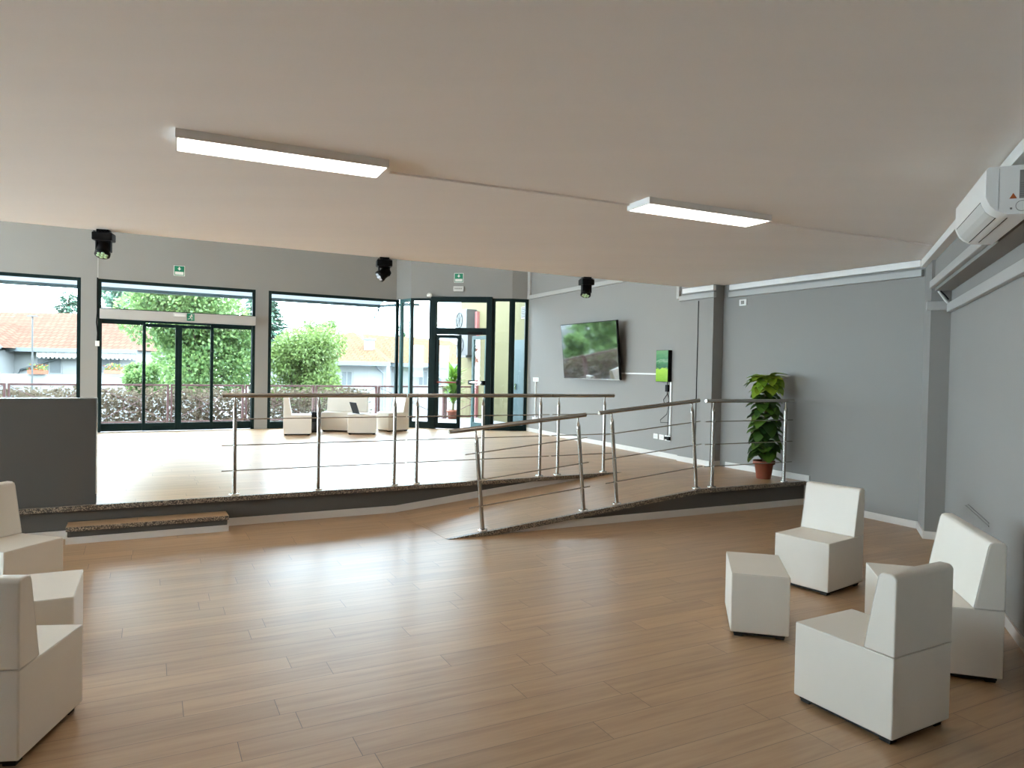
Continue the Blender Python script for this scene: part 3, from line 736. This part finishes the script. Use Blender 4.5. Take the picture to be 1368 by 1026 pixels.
cb = thing('bracket_cable', 'loose white cable loop at the corner column under the beam', 'cable', RW(.035, -.12, 2.47), RW.a)
MB().tube([(0, .0, .07), (.02, .03, .02), (.05, .05, -.02), (.02, .08, -.05)], .011, 8).build('cable_sheath', PLASTIC, cb)
MB().tube([(.0, .02, .07), (.04, .05, .03), (.07, .08, -.02)], .007, 8).build('black_lead', BLACK, cb)
tag(MB().tube([(.39, -.005, .40), (.392, -.005, 2.74)], .006, 6).build('wall_cable', BLACK, loc=PIL(0), rotz=PIL.a), 'thin black cable running down the pilaster', 'cable')
def socket(label, fr, x, z, w=.11, h_=.085, group='white wall sockets'):
    t = thing('wall_socket', label, 'socket', fr(x, 0, z), fr.a, group)
    MB().box(-w/2, w/2, -.012, 0, -h_/2, h_/2).build('cover_plate', PLASTIC, t, bevel=.004)
    f = MB()
    for k in (-1, 0, 1): f.box(k*w*.22 - .008, k*w*.22 + .008, -.0135, -.0118, -.018, .018)
    f.build('socket_insert', PLASG, t)
    return t
socket('white socket box at switch height by the exit door', TVW, .415, 1.46, .26, .09)
socket('white socket at the foot of the upright duct by the exit door', TVW, .41, .60, .26, .08)
socket('leftmost white socket below the small screen', TVW, 4.71, .625, .12)
socket('middle white socket below the small screen', TVW, 4.86, .622, .12)
socket('rightmost white socket below the small screen, with black plugs in it', TVW, 5.013, .62, .13)
pl = thing('power_plug', 'black plugs and adapter in the rightmost wall socket', 'plug', TVW(5.03, -.012, .62), TVW.a)
MB().box(-.04, .015, -.05, 0, -.015, .025).build('plug_body', BLACK, pl, bevel=.006); MB().box(.02, .07, -.045, 0, -.03, .03).build('adapter', BLACK, pl, bevel=.006)
th = thing('thermostat', 'small white wall thermostat above the plant', 'thermostat', W2(W2.len - 2.593, 0, 2.675) , W2.a)
MB().box(-.066, .066, -.02, 0, -.045, .045).build('thermostat_body', PLASTIC, th, bevel=.005); MB().box(-.03, .03, -.022, -.02, -.024, .024).build('display', LABEL, th)
tag(MB().box(0, .94, -.006, 0, 0, .008).box(.1, .94, -.006, 0, .026, .032).build('wall_rail', LABEL, loc=RW(1.14, 0, .545), rotz=RW.a), 'thin grey rail on the right wall above the two-seat bench', 'rail')
# television
tv = thing('television', 'large black television tilted forward on the grey wall', 'television', TVW(2.912, -.22, 2.036), (0, 0, TVW.a))
tv.rotation_euler = (Matrix.Rotation(TVW.a + radians(1.59), 3, 'Z') @ Matrix.Rotation(.1, 3, 'X')).to_euler()
w, hh = 1.859, 1.046
MB().box(-w/2, w/2, 0, .045, -hh/2, hh/2).build('casing', BLACK, tv, bevel=.004)
MB().box(-w/2 + .012, w/2 - .012, -.003, 0, -hh/2 + .018, hh/2 - .012).build('screen', SCREENB, tv)
MB().box(-w/2, w/2, -.004, .002, -hh/2, -hh/2 + .014).build('bottom_bezel', CHROME, tv)
MB().box(-.2, .2, .045, .19, -.15, .15).build('wall_bracket', BLACK, tv)
# small lit screen
mt, nt, bb = nodes_of('landscape_picture')
tc = nt.nodes.new('ShaderNodeTexCoord'); mp = nt.nodes.new('ShaderNodeMapping'); mp.inputs['Scale'].default_value = (6, 1, 16)
nz = nt.nodes.new('ShaderNodeTexNoise'); nz.inputs['Scale'].default_value = 1.0; nz.inputs['Detail'].default_value = 4
sx_ = nt.nodes.new('ShaderNodeSeparateXYZ'); ad_ = nt.nodes.new('ShaderNodeMath'); ad_.operation = 'MULTIPLY_ADD'; ad_.inputs[1].default_value = 1.0
m2 = nt.nodes.new('ShaderNodeMath'); m2.operation = 'MULTIPLY_ADD'; m2.inputs[1].default_value = .35
cr = nt.nodes.new('ShaderNodeValToRGB')
els = [(0.0, (.16, .36, .02)), (.42, (.30, .56, .05)), (.47, (.02, .10, .05)), (.62, (.05, .19, .08)), (.66, (.16, .30, .18)), (.74, (.04, .18, .08)), (1.0, (.10, .26, .11))]
cr.color_ramp.elements[0].color = (*els[0][1], 1); cr.color_ramp.elements[1].position = 1.0; cr.color_ramp.elements[1].color = (*els[-1][1], 1)
for p_, c_ in els[1:-1]:
    e = cr.color_ramp.elements.new(p_); e.color = (*c_, 1)
nt.links.new(tc.outputs['Object'], mp.inputs[0]); nt.links.new(mp.outputs[0], nz.inputs['Vector']); nt.links.new(tc.outputs['Generated'], sx_.inputs[0])
nt.links.new(nz.outputs['Fac'], m2.inputs[0]); nt.links.new(sx_.outputs[2], ad_.inputs[0]); m2.inputs[2].default_value = -.17
nt.links.new(m2.outputs[0], ad_.inputs[2]); nt.links.new(ad_.outputs[0], cr.inputs[0])
nt.links.new(cr.outputs[0], bb.inputs['Emission Color']); bb.inputs['Emission Strength'].default_value = 1.0; setp(bb, Base_Color=(.01, .01, .01, 1), Roughness=.1)
ss = thing('wall_display', 'small upright lit screen with a green landscape beside the pilaster', 'screen', TVW(4.918, 0, 1.77), TVW.a)
MB().box(-.155, .155, -.075, -.0, -.255, .25).build('casing', BLACK, ss, bevel=.004); MB().box(-.15, .15, -.079, -.075, -.25, .245).build('screen', mt, ss)
cc = thing('display_cable', 'black cables hanging below the small lit screen', 'cable', TVW(5.01, -.03, 1.5), TVW.a)
MB().tube([(0, 0, .03), (-.01, 0, -.06), (.0, 0, -.18), (-.09, 0, -.27), (-.06, -.005, -.33), (.05, 0, -.30), (.03, 0, -.22), (-.0, 0, -.16)], .006, 6).build('cable_loop', BLACK, cc)
MB().tube([(.04, 0, -.36), (.0, 0, -.5), (-.16, 0, -.60), (-.15, 0, -.64), (.04, 0, -.63)], .005, 6).tube([(.05, 0, -.34), (.03, 0, -.6), (.02, .01, -.84)], .005, 6).build('cable_lead', BLACK, cc)
MB().box(-.035, .03, -.02, .02, -.14, -.03).build('power_brick', BLACK, cc, bevel=.006)
# wiring down the left jamb of the sliding door
jc = thing('door_wiring', 'dark cable and white junction box on the left jamb of the sliding door', 'cable', FA(-2.875, -.006, PH), FA.a)
MB().tube([(.01, -.006, 2.95), (.012, -.01, 2.3), (.0, -.014, 2.1), (.02, -.012, 1.9), (.01, -.01, 1.7)], .012, 8).build('cable_bundle', BLACK, jc)
MB().box(-.02, .05, -.035, 0, 1.65, 1.75).build('junction_box', PLASTIC, jc, bevel=.005)
tag(MB().box(-.008, .008, -.01, 0, 0, .95).build('cable_duct', DUCT, loc=FA(-2.86, 0, WT), rotz=FA.a), 'thin upright duct from the left spotlight down to the sliding door', 'cable duct')

# ------------------------------------------------------------------ potted plant in the corner
pt = thing('potted_plant', 'tall leafy plant on a moss pole in a terracotta pot', 'plant', (3.31, 9.20, PH))
MB().lathe([(0.0, 0), (.088, 0), (.092, .01), (.118, .19), (.138, .19), (.14, .235), (.126, .235), (.118, .205), (0.0, .2)], seg=28).build('pot', TERRA, pt)
MB().lathe([(0.0, .2), (.116, .2), (.10, .215), (0.0, .218)], seg=20).build('soil', SOIL, pt)
MB().tube([(0, 0, .2), (.005, .0, .8), (0, 0, 1.32)], .022, 10).build('moss_pole', STEMM, pt)
rnd = random.Random(3)
fl, fl2 = MB(), MB(); stems = MB()
for i in range(112):
    z = .30 + 1.02*(i/112) + rnd.uniform(-.02, .02); a = i*2.399 + rnd.uniform(-.3, .3)
    el_ = rnd.uniform(-.25, .5); top = z > 1.16
    L_ = rnd.uniform(.15, .21) * (1.12 if top else 1); d = Vector((cos(a)*cos(el_), sin(a)*cos(el_), sin(el_) - .25))
    b0 = Vector((cos(a)*rnd.uniform(.03, .085), sin(a)*rnd.uniform(.03, .085), z)); stems.tube([(0, 0, z - .05), b0], .004, 5)
    (fl2 if top else fl).leaf(b0, d, (0, 0, 1) if abs(d.normalized().z) < .9 else (1, 0, 0), L_, L_*.92, rnd.uniform(.25, .6))
for i in range(12):
    a = i*2*pi/12; b0 = Vector((cos(a)*.05, sin(a)*.05, 1.33 + rnd.uniform(-.05, .03))); d = Vector((cos(a), sin(a), rnd.uniform(-.1, .7))); fl2.leaf(b0, d, (0,0,1), .19, .19, .55)
stems.build('leaf_stalks', STEMM, pt); fl.build('foliage', LEAF_IN, pt); fl2.build('top_foliage', LEAF_TOP, pt, label='fresh yellow-green top leaves')

# ================================================================== OUTSIDE
def at(px_, py_, Y):
    """a far background point on the plane Y = const"""
    d = FWD + RGT*((px_ - 684)/F_PX) - UPV*((py_ - 513)/F_PX); t = Y/d.y
    return Vector((0, 0, CAM_Z)) + d*t
GZ = -1.6
struct(MB().box(-90, 60, 14, 120, GZ - .2, GZ).build('ground', STREET))
tp = [FA.xy(-16, .1), FA.xy(3.2, .1), BAY.xy(0, .1), BAY.xy(3.4, .1), FA.xy(7.6, 3.75), FA.xy(-16, 3.75)]
struct(MB().prism(tp, GZ, .17).build('terrace', TERRACE))
struct(MB().prism([FA.xy(3.0, .1), BAY.xy(0, .02), BAY.xy(2.4, .02), BAY.xy(3.4, .6), FA.xy(6.4, 2.2), FA.xy(3.4, 1.9)], .16, PH - .02).build('floor_landing', TERRACE))
# terrace railing, one thing per bay between posts
RY_, RZ0, RZ1 = 3.35, .17, 1.15
def terrace_bay(x0, w_, label):
    t = thing('terrace_railing', label, 'railing', FA(x0, RY_, RZ0), FA.a, 'rust-red terrace railing bays')
    H_ = RZ1 - RZ0
    MB().box(-.05, -.005, -.05, .05, 0, H_).box(.035, .07, -.05, .05, 0, H_).build('post', RUST, t)
    MB().box(.07, w_ - .052, -.03, .03, H_ - .045, H_).box(.07, w_ - .052, -.02, .02, .06, .09).build('rail', RUST, t)
    f = MB()
    nb = int(w_/.12)
    for k in range(1, nb): f.box(k*w_/nb - .0025, k*w_/nb + .0025, -.0025, .0025, .09, H_ - .045)
    f.build('infill_bars', RUST, t)
    f = MB(); f.tube([(.06, -.012, H_ - .06), (w_ - .06, -.012, .09)], .009, 6).tube([(.06, -.018, .09), (w_ - .06, -.018, H_ - .06)], .009, 6)
    f.tube([(w_/2 + .19*cos(2*pi*k/20), -.015, H_*.5 + .19*sin(2*pi*k/20)) for k in range(21)], .008, 6); f.build('cross_brace', RUST, t)
    return t
def fx(px_): # x along the terrace railing from a line of sight
    d = FWD + RGT*((px_ - 684)/F_PX); n_ = FA.y; o_ = FA(0, RY_); t = o_.dot(n_)/d.dot(n_); return (d*t - FA.o).dot(FA.x)
marks = [fx(8) - 2.05*2, fx(8) - 2.05, fx(8), fx(226) - (fx(226)-fx(8))/2*1.0 + .05, fx(226), fx(326), fx(420), fx(504), fx(504) + 2.05, fx(504) + 4.1]
posl = ['beyond the left window, behind the parapet', 'at the far left beyond the left window', 'across the left window', 'at the left half of the sliding door', 'at the right half of the sliding door', 'left of the bench in the right window', 'behind the platform bench', 'behind the laptop in the right window', 'left of the exit door outside', 'outside the exit door']
marks.sort()
for i in range(len(marks) - 1): terrace_bay(marks[i], marks[i+1] - marks[i], 'rust-red terrace railing bay ' + posl[i])
# hedge bank beyond the terrace
rnd = random.Random(11)
hd = MB()
for i in range(36000):
    x = rnd.uniform(-13, 4.0); y = rnd.uniform(4.3, 5.4); z = GZ + (1.05 - GZ - .3*abs(y - 4.8))*rnd.random()**.6
    a = rnd.uniform(0, 2*pi); e_ = rnd.uniform(-.8, .8); d = Vector((cos(a)*cos(e_), sin(a)*cos(e_), sin(e_))); s_ = rnd.uniform(.07, .13)
    sd_ = d.cross(Vector((rnd.uniform(-1,1), rnd.uniform(-1,1), rnd.uniform(-1,1)))).normalized(); c = Vector((x, y, z))
    hd.quad(c, c + d*s_*.5 + sd_*s_*.35, c + d*s_, c + d*s_*.5 - sd_*s_*.35)
hg = hd.build('hedge', HEDGE, loc=FA(0), rotz=FA.a); tag(hg, 'dry brown hedge bank beyond the terrace railing', 'hedge'); hg['kind'] = 'stuff'

def blob_tree(name, label, base, crown_c, crown_r, n, lm, leaf_s, seed, lobes=9, trunk_r=.12, group='trees outside'):
    t = thing(name, label, 'tree', base)
    rn = random.Random(seed); C_ = Vector(crown_c) - Vector(base); R_ = Vector(crown_r)
    cs = [(C_ + Vector((rn.uniform(-.62,.62)*R_.x, rn.uniform(-.62,.62)*R_.y, rn.uniform(-.62,.66)*R_.z)), rn.uniform(.36, .52)) for _ in range(lobes)] + [(C_, .62)]
    mb = MB()
    for i in range(n):
        c, k = cs[rn.randrange(len(cs))]
        while True:
            p = Vector((rn.uniform(-1,1), rn.uniform(-1,1), rn.uniform(-1,1)))
            if .01 < p.length < 1: break
        p = p.normalized() * (rn.random()**.35)
        q = c + Vector((p.x*R_.x, p.y*R_.y, p.z*R_.z))*k
        d = (p + Vector((rn.uniform(-.8,.8), rn.uniform(-.8,.8), rn.uniform(-.9,.4)))).normalized(); sd_ = d.cross(Vector((rn.uniform(-1,1), rn.uniform(-1,1), rn.uniform(-.3,1)))).normalized()
        s_ = leaf_s*rn.uniform(.7, 1.3)
        mb.quad(q, q + d*s_*.5 + sd_*s_*.36, q + d*s_, q + d*s_*.5 - sd_*s_*.36)
    mb.build('crown', lm, t)
    tb = MB().tube([(0,0,0), (.03,.02,C_.z*.5), tuple(C_)], [trunk_r, trunk_r*.8, trunk_r*.4], 10)
    for c, k in cs[:6]: tb.tube([(.03,.02,C_.z*.45), tuple((Vector((0,0,C_.z*.5)) + c)*.5), tuple(c)], [trunk_r*.5, trunk_r*.3, trunk_r*.12], 6)
    tb.build('trunk', BARK, t)
    return t
def conifer(label, px_, ytop, Y, rad, zb, n, seed):
    top = at(px_, ytop, Y); base = Vector((top.x, top.y, GZ)); t = thing('conifer', label, 'tree', base, 0, 'conifers beyond the houses')
    rn = random.Random(seed); mb = MB(); H_ = top.z - GZ
    for i in range(n):
        k = 1 - rn.random()**.6; z = zb - GZ + (H_ - zb + GZ)*k; r_ = rad*(1 - k)**.8*(.35 + .65*rn.random()); a = rn.uniform(0, 2*pi)
        d = Vector((cos(a), sin(a), rn.uniform(-.6, .1))).normalized(); sd_ = d.cross(Vector((rn.uniform(-.3,.3), rn.uniform(-.3,.3), 1))).normalized(); s_ = rad*.2*rn.uniform(.7, 1.3)
        q = Vector((cos(a)*r_, sin(a)*r_, z)); mb.quad(q, q + d*s_*.5 + sd_*s_*.22, q + d*s_*1.15, q + d*s_*.5 - sd_*s_*.22)
    mb.build('needles', LEAF_C, t); MB().tube([(0,0,0), (0,0,H_*.98)], [.25, .03], 8).build('trunk', BARK, t)
    return t
c = at(266, 446, 23.5); blob_tree('broadleaf_tree', 'large fresh green tree filling the sliding door view', (c.x, c.y, GZ), c, (1.95, 1.8, 2.0), 42000, LEAF_A, .125, 21, 18)
c = at(406, 492, 24.0); blob_tree('broadleaf_tree', 'bright yellow-green bushy tree in the right window', (c.x, c.y, GZ), c, (1.35, 1.2, 1.35), 22000, LEAF_B, .095, 22, 14, .08)
c = at(190, 505, 20.6); blob_tree('shrub', 'green shrub beside the house at the left door leaf', (c.x, c.y, GZ), c, (.63, .5, .48), 5000, LEAF_A, .09, 25, 7, .04)
c = at(428, 443, 47); blob_tree('broadleaf_tree', 'small distant green tree behind the tiled roof', (c.x, c.y, GZ), c, (1.0, .8, .9), 1500, LEAF_A, .22, 23, 6, .08)
c = at(170, 400, 46); blob_tree('broadleaf_tree', 'dark blue-green tree behind the left house, seen in the transom', (c.x, c.y, GZ), c, (2.2, 1.6, 1.6), 4500, LEAF_C, .25, 24, 8, .12)
c = Vector((-24.5, 26.3, .8)); blob_tree('broadleaf_tree', 'broad green tree left of the view, reflected in the television', (c.x, c.y, GZ), c, (4.2, 3.2, 2.9), 9000, LEAF_A, .3, 26, 12)
conifer('pointed conifer behind the left house roof', 92, 387, 47, 2.2, 1.0, 3500, 31)
conifer('tall narrow conifer at the left side of the right window', 352, 372, 42, 2.4, .5, 5200, 32)
conifer('conifer glimpsed through the narrow pane left of the exit door', 541, 425, 47, 1.7, .5, 2500, 33)

def window_part(root, x0, x1, z0, z1, y=-.02):
    f = MB().box(x0 - .06, x1 + .06, y - .03, y, z0 - .06, z1 + .06).build('window', HOUSEW, root)
    MB().box(x0, (x0+x1)/2 - .03, y - .05, y - .03, z0, z1).box((x0+x1)/2 + .03, x1, y - .05, y - .03, z0, z1).build('shutter_panel', SHUT, f)
# left house
H1Y = 32.0
ho = at(19, 464.6, H1Y); hx = at(181, 465.2, H1Y)
h1 = thing('house', 'white house with a terracotta hip roof in the left window', 'building', (ho.x, H1Y, GZ))
W_ = hx.x - ho.x; EZ = ho.z - GZ; RZ = at(60, 417, H1Y + 3.5).z - GZ
MB().box(-9, W_ - .25, .5, 9, 0, EZ).build('wall', HOUSEW, h1)
rf = MB().add([(-9, 0, EZ), (W_, 0, EZ), (W_, 8, EZ), (-9, 8, EZ), (-9, 4, RZ), (W_ - 3.3, 4, RZ)], [(0,1,5,4), (1,2,5), (2,3,4,5), (3,0,4), (3,2,1,0)])
rf.build('roof', ROOF, h1)
MB().box(-.3, W_ + .05, -.1, .06, EZ - .16, EZ + .02).build('gutter', HOUSEG, h1)
ga = at(-30, 440, H1Y).x - ho.x
MB().add([(ga - 2.4, -1.0, EZ - .5), (.15, -1.0, EZ - .02), (ga - 2.4, 2, EZ - .5), (.15, 2, EZ - .02), (ga, -1.0, EZ + 1.25), (ga, 2.6, EZ + 1.25)], [(1,3,5,4), (0,4,5,2), (0,1,4)]).build('gable_roof', ROOF, h1)
MB().add([(ga - 2, -.7, 0), (-.35, -.7, 0), (-.35, -.7, EZ - .12), (ga, -.7, EZ + 1.1), (ga - 2, -.7, EZ - .3), (-.35, .5, 0), (-.35, .5, EZ - .1)], [(0,1,2,3,4), (1,5,6,2)]).build('gable_wall', HOUSEW, h1)
MB().obox(((ga+.15)/2 , -1.02, EZ + .60), (.15 - ga, 0, -1.27), (0,1,0), (1.27, 0, .15-ga), hypot(.15-ga, 1.27)/2, .04, .06).build('barge_board', HOUSEG, h1)
MB().tube([(2.2, .35, EZ - .1), (2.0, .4, EZ - .35), (.0, .4, EZ - 1.0), (-.1, .4, EZ - 1.2), (-.1, .4, 0)], .045, 8).build('downpipe', HOUSEG, h1)
for a, b in ((51, 82), (134, 160)):
    p0 = at(a, 497.5, H1Y + .5); p1 = at(b, 476, H1Y + .5); window_part(h1, p0.x - ho.x, p1.x - ho.x, p0.z - GZ, p1.z - GZ, .5)
p0 = at(49, 473, H1Y); p1 = at(181, 469.5, H1Y)
f = MB(); n = 46
for k in range(n):
    x0 = p0.x - ho.x + (p1.x - p0.x)*k/n; x1_ = p0.x - ho.x + (p1.x - p0.x)*(k+1)/n
    f.box(x0, x1_ - .01, -.02, .0, p0.z - GZ - .12 - (.06 if k % 2 else 0), p0.z - GZ + .12)
f.build('awning_valance', AWN, h1)
p0 = at(8, 499, 30.5); p1 = at(172, 514, 30.5)
MB().box(p0.x - ho.x - 6, p1.x - ho.x, -1.7, -1.5, 0, p0.z - GZ).build('balcony_wall', HOUSEW, h1)
c0 = at(135, 427, H1Y + 3.8); MB().box(c0.x - ho.x - .3, c0.x - ho.x + .3, 3.6, 4.2, RZ - 1.3, RZ + .35).build('chimney', HOUSEW, h1)
def flower_box(px_, label, seed):
    p = at(px_, 499, 30.6); t = thing('flower_box', label, 'flower box', p, 0, 'flower boxes on the balcony wall'); MB().box(-.35, .35, -.42, -.12, -.02, .14).build('box', TERRA, t)
    rn = random.Random(seed); f = MB(); g_ = MB()
    for i in range(160):
        q = Vector((rn.uniform(-.38, .38), -.27 + rn.uniform(-.12, .12), .14 + rn.random()**2*.24)); d = Vector((rn.uniform(-1,1), rn.uniform(-1,1), rn.uniform(0,1))).normalized(); sd_ = d.cross(Vector((0,.3,1))).normalized()
        (f if i % 3 else g_).quad(q, q + d*.05 + sd_*.035, q + d*.1, q + d*.05 - sd_*.035)
    f.build('leaves', LEAF_B, t); g_.build('blossoms', ORANGE, t)
flower_box(56, 'flower box with orange blossoms in the left window', 1); flower_box(157, 'flower box with orange blossoms seen through the left door leaf', 2)
# street lamp
p0 = at(43.5, 422.5, 27.0); sl2 = thing('street_lamp', 'slim white street lamp with a flat T head', 'street lamp', (p0.x, 27.0, GZ))
MB().tube([(0,0,0), (0,0,p0.z - GZ)], [.045, .028], 10).build('pole', CONDM, sl2); MB().box(-.17, .17, -.08, .08, p0.z - GZ - .02, p0.z - GZ + .03).build('lamp_head', CONDM, sl2)
# right house
H2Y = 31.0
ho = at(520, 484.2, H2Y); h2 = thing('house', 'white house with an orange tiled hip roof in the right window', 'building', (ho.x, H2Y, GZ)); EZ = ho.z - GZ
xl = at(340, 482, H2Y).x - ho.x; pk = at(470.9, 442.9, H2Y + 5); pkx = pk.x - ho.x; pkz = pk.z - GZ
lr = at(375, 466, H2Y + 5); 
MB().box(xl, -.2, .5, 9.5, 0, EZ).build('wall', HOUSEW, h2)
MB().add([(xl - .2, 0, EZ), (0, 0, EZ), (0, 10, EZ), (xl - .2, 10, EZ), (pkx, 5, pkz), (lr.x - ho.x, 5, lr.z - GZ)], [(0,1,4,5), (1,2,4), (2,3,5,4), (3,0,5), (3,2,1,0)]).build('roof', ROOF2, h2)
MB().box(xl - .2, .05, -.12, .05, EZ - .16, EZ + .02).build('gutter', HOUSEG, h2)
xr = at(640, 488, H2Y + 1.5).x - ho.x; rr_ = at(600, 452, H2Y + 6)
MB().box(-.2, xr, 2, 10, 0, EZ - .05).build('side_wall', HOUSEW, h2)
MB().add([(-.3, 1.5, EZ - .02), (xr + .3, 1.5, EZ - .02), (xr + .3, 10, EZ), (-.3, 10, EZ), (pkx + .2, 6, pkz - .05), (rr_.x - ho.x, 6, pkz - .3)], [(0,1,5,4), (1,2,5), (2,3,4,5), (3,0,4)]).build('side_roof', ROOF2, h2)
MB().box(-.2, xr + .3, 1.38, 1.55, EZ - .18, EZ).build('side_gutter', HOUSEG, h2)
for a, b, yy in ((457, 470, .5), (560, 571, 2.0), (581, 590, 2.0)):
    p0 = at(a, 514, H2Y + yy); p1 = at(b, 497, H2Y + yy); window_part(h2, p0.x - ho.x, p1.x - ho.x, p0.z - GZ, p1.z - GZ, yy)
c0 = at(493, 473, H2Y + 2.0); c1 = at(493, 454, H2Y + 2.0)
ch = MB().box(c0.x - ho.x - .2, c0.x - ho.x + .2, 1.8, 2.25, c0.z - GZ - .5, c1.z - GZ).build('chimney', HOUSEW, h2)
MB().box(c0.x - ho.x - .26, c0.x - ho.x + .26, 1.74, 2.31, c1.z - GZ, c1.z - GZ + .06).build('chimney_cap', HOUSEG, ch)
p0 = at(500, 486, H2Y); MB().tube([(p0.x - ho.x, .3, EZ - .12), (p0.x - ho.x + .1, .4, EZ - .3), (p0.x - ho.x + .33, .42, EZ - .5), (p0.x - ho.x + .35, .42, 0)], .04, 8).build('downpipe', HOUSEG, h2)

# awning bar over the terrace
aw_ = thing('retractable_awning', 'thin awning bar with folding arm under the eaves outside the windows', 'awning', FA(0, 0, 0), FA.a)
def az(px_, py_, off):
    d = FWD + RGT*((px_ - 684)/F_PX) - UPV*((py_ - 513)/F_PX); n_ = FA.y; o_ = FA(0, off) ; t = o_.dot(n_)/d.dot(n_); q = d*t; return (q - FA.o).dot(FA.x), CAM_Z + q.z
OFF = 1.3
xa, za = az(0, 376.5, OFF); xb, zb = az(508, 409.3, OFF); zm = (za + zb)/2
MB().box(-9.4, xb, OFF - .05, OFF + .05, zm - .035, zm + .035).build('front_bar', TEAL, aw_, bevel=.01)
MB().tube([(xb - .03, OFF, zm), (xb - .05, OFF, zm - .12), (xb - .1, OFF, zm - .2), (xb - .14, OFF, zm - .26), (xb - .13, OFF, zm - .33)], .022, 8).build('crank_hook', TEAL, aw_)
MB().prism([(xb - .05, OFF), (xb + .02, OFF), (xb + .62, .25), (xb + .25, .25)], zm - .02, zm + .03).build('folding_arm', TEAL, aw_)
AWC = leafmat('white_awning_cloth', (0.50, 0.51, 0.52), (0.50, 0.51, 0.52), 0.45)
MB().add([(-9.4, OFF, zm + .03), (xb, OFF, zm + .03), (xb, .42, 3.44), (-9.4, .42, 3.44), (-9.4, OFF, zm + .036), (xb, OFF, zm + .036), (xb, .42, 3.446), (-9.4, .42, 3.446)], [(3,2,1,0),(4,5,6,7),(0,1,5,4),(1,2,6,5),(2,3,7,6),(3,0,4,7)]).build('added_awning_cloth', AWC, aw_)  # drawn-out cloth added to cut sky light falling on the platform floor
MB().box(-9.4, xb + .7, .24, .42, 3.30, 3.46).build('cassette', HOUSEW, aw_)

# neighbouring yellow wing outside the exit door
Y0, Y1 = (1.25, 16.45), (-1.62, 21.91)
YW = FR(Y1, Y0)
struct(MB().box(0, YW.len, 0, .3, GZ, 5.0).build('wall_yellow_wing', YELLOW, loc=YW(0), rotz=YW.a))
YE = FR((.42, 15.98), Y0)
YB = FR((0.36, 16.02), (1.3, 16.55))
struct(MB().box(0, YB.len + .2, 0, .2, GZ, 5.0).build('wall_yellow_end', YELLOW, loc=YB(0), rotz=YB.a))
def ypos(px_, off=0.0):
    d = FWD + RGT*((px_ - 684)/F_PX); n_ = YW.y; o_ = YW(0, off); t = o_.dot(n_)/d.dot(n_); return (d*t - YW.o).dot(YW.x)
dx0, dx1 = ypos(687), ypos(706)
dd = thing('service_door', 'blue-grey service door in the yellow wall outside the exit', 'door', YW(dx0, -.001, .2), YW.a)
MB().box(0, dx1 - dx0, -.04, 0, 0, 2.25).build('door_panel', DOORC, dd, bevel=.004); MB().box(.15, .21, -.07, -.04, .95, 1.1).build('door_handle', CHROME, dd)
vx0, vx1 = ypos(695.5), ypos(702.5)
vt = thing('wall_vent', 'dark square vent high on the yellow wall outside', 'vent', YW(vx0, -.001, 3.0), YW.a)
MB().box(0, vx1 - vx0, -.02, 0, 0, .3).build('vent_frame', LABEL, vt); f = MB()
for k in range(6): f.box(.02, vx1 - vx0 - .02, -.028, -.02, .03 + k*.045, .055 + k*.045)
f.build('vent_slat', BLACK, vt)
xx = ypos(636); tag(MB().box(-.16, .16, -.08, 0, .17 - GZ - 1.77, 3.35).build('red_pillar', PINK, loc=YW(xx), rotz=YW.a), 'faded red pillar on the yellow wall outside the door', 'pillar')
def condenser(px_, z, label):
    t = thing('outdoor_condenser', label, 'air conditioner', YW(ypos(px_, -.35), -.02, z), YW.a, 'outdoor condenser units')
    MB().box(-.42, .42, -.33, 0, 0, .62).build('casing', CONDM, t, bevel=.01)
    f = MB().tube([(-.1 + .22*cos(2*pi*k/24), -.335, .31 + .22*sin(2*pi*k/24)) for k in range(25)], .008, 6)
    for k in range(8): f.tube([(-.1, -.335, .31), (-.1 + .22*cos(2*pi*k/8), -.335, .31 + .22*sin(2*pi*k/8))], .004, 4)
    f.build('fan_grille', BLACK, t); MB().box(-.35, .35, -.36, 0, -.05, 0).build('wall_bracket', HOUSEG, t)
condenser(614, 2.80, 'grey condenser unit high on the yellow wall, seen in the exit door transom')
condenser(616, 2.06, 'lower grey condenser unit on the yellow wall, behind the exit door top')
# potted dracaena outside the door
p = at(604.5, 572, 19.4); dr = thing('potted_dracaena', 'spiky green plant in a terracotta pot outside the exit door', 'plant', (p.x, p.y, .17))
MB().lathe([(0.0, 0), (.11, 0), (.155, .3), (.17, .3), (.17, .36), (.15, .36), (.14, .32), (0.0, .31)], seg=20).build('pot', TERRA, dr)
MB().tube([(0,0,.3), (.02,0,.8), (0,0,1.3)], [.03,.028,.02], 8).build('cane', STEMM, dr)
rn = random.Random(9); f = MB()
for i in range(150):
    a = i*2.399; z = .5 + .85*(i/150); e_ = rn.uniform(.2, 1.3); d = Vector((cos(a)*cos(e_), sin(a)*cos(e_), sin(e_)))
    f.leaf((0, 0, z), d, (sin(a), -cos(a), .2) if e_ > 1.2 else (0,0,1), rn.uniform(.4, .55), .07, rn.uniform(.1, .4))
f.build('blade_leaves', LEAF_D, dr)
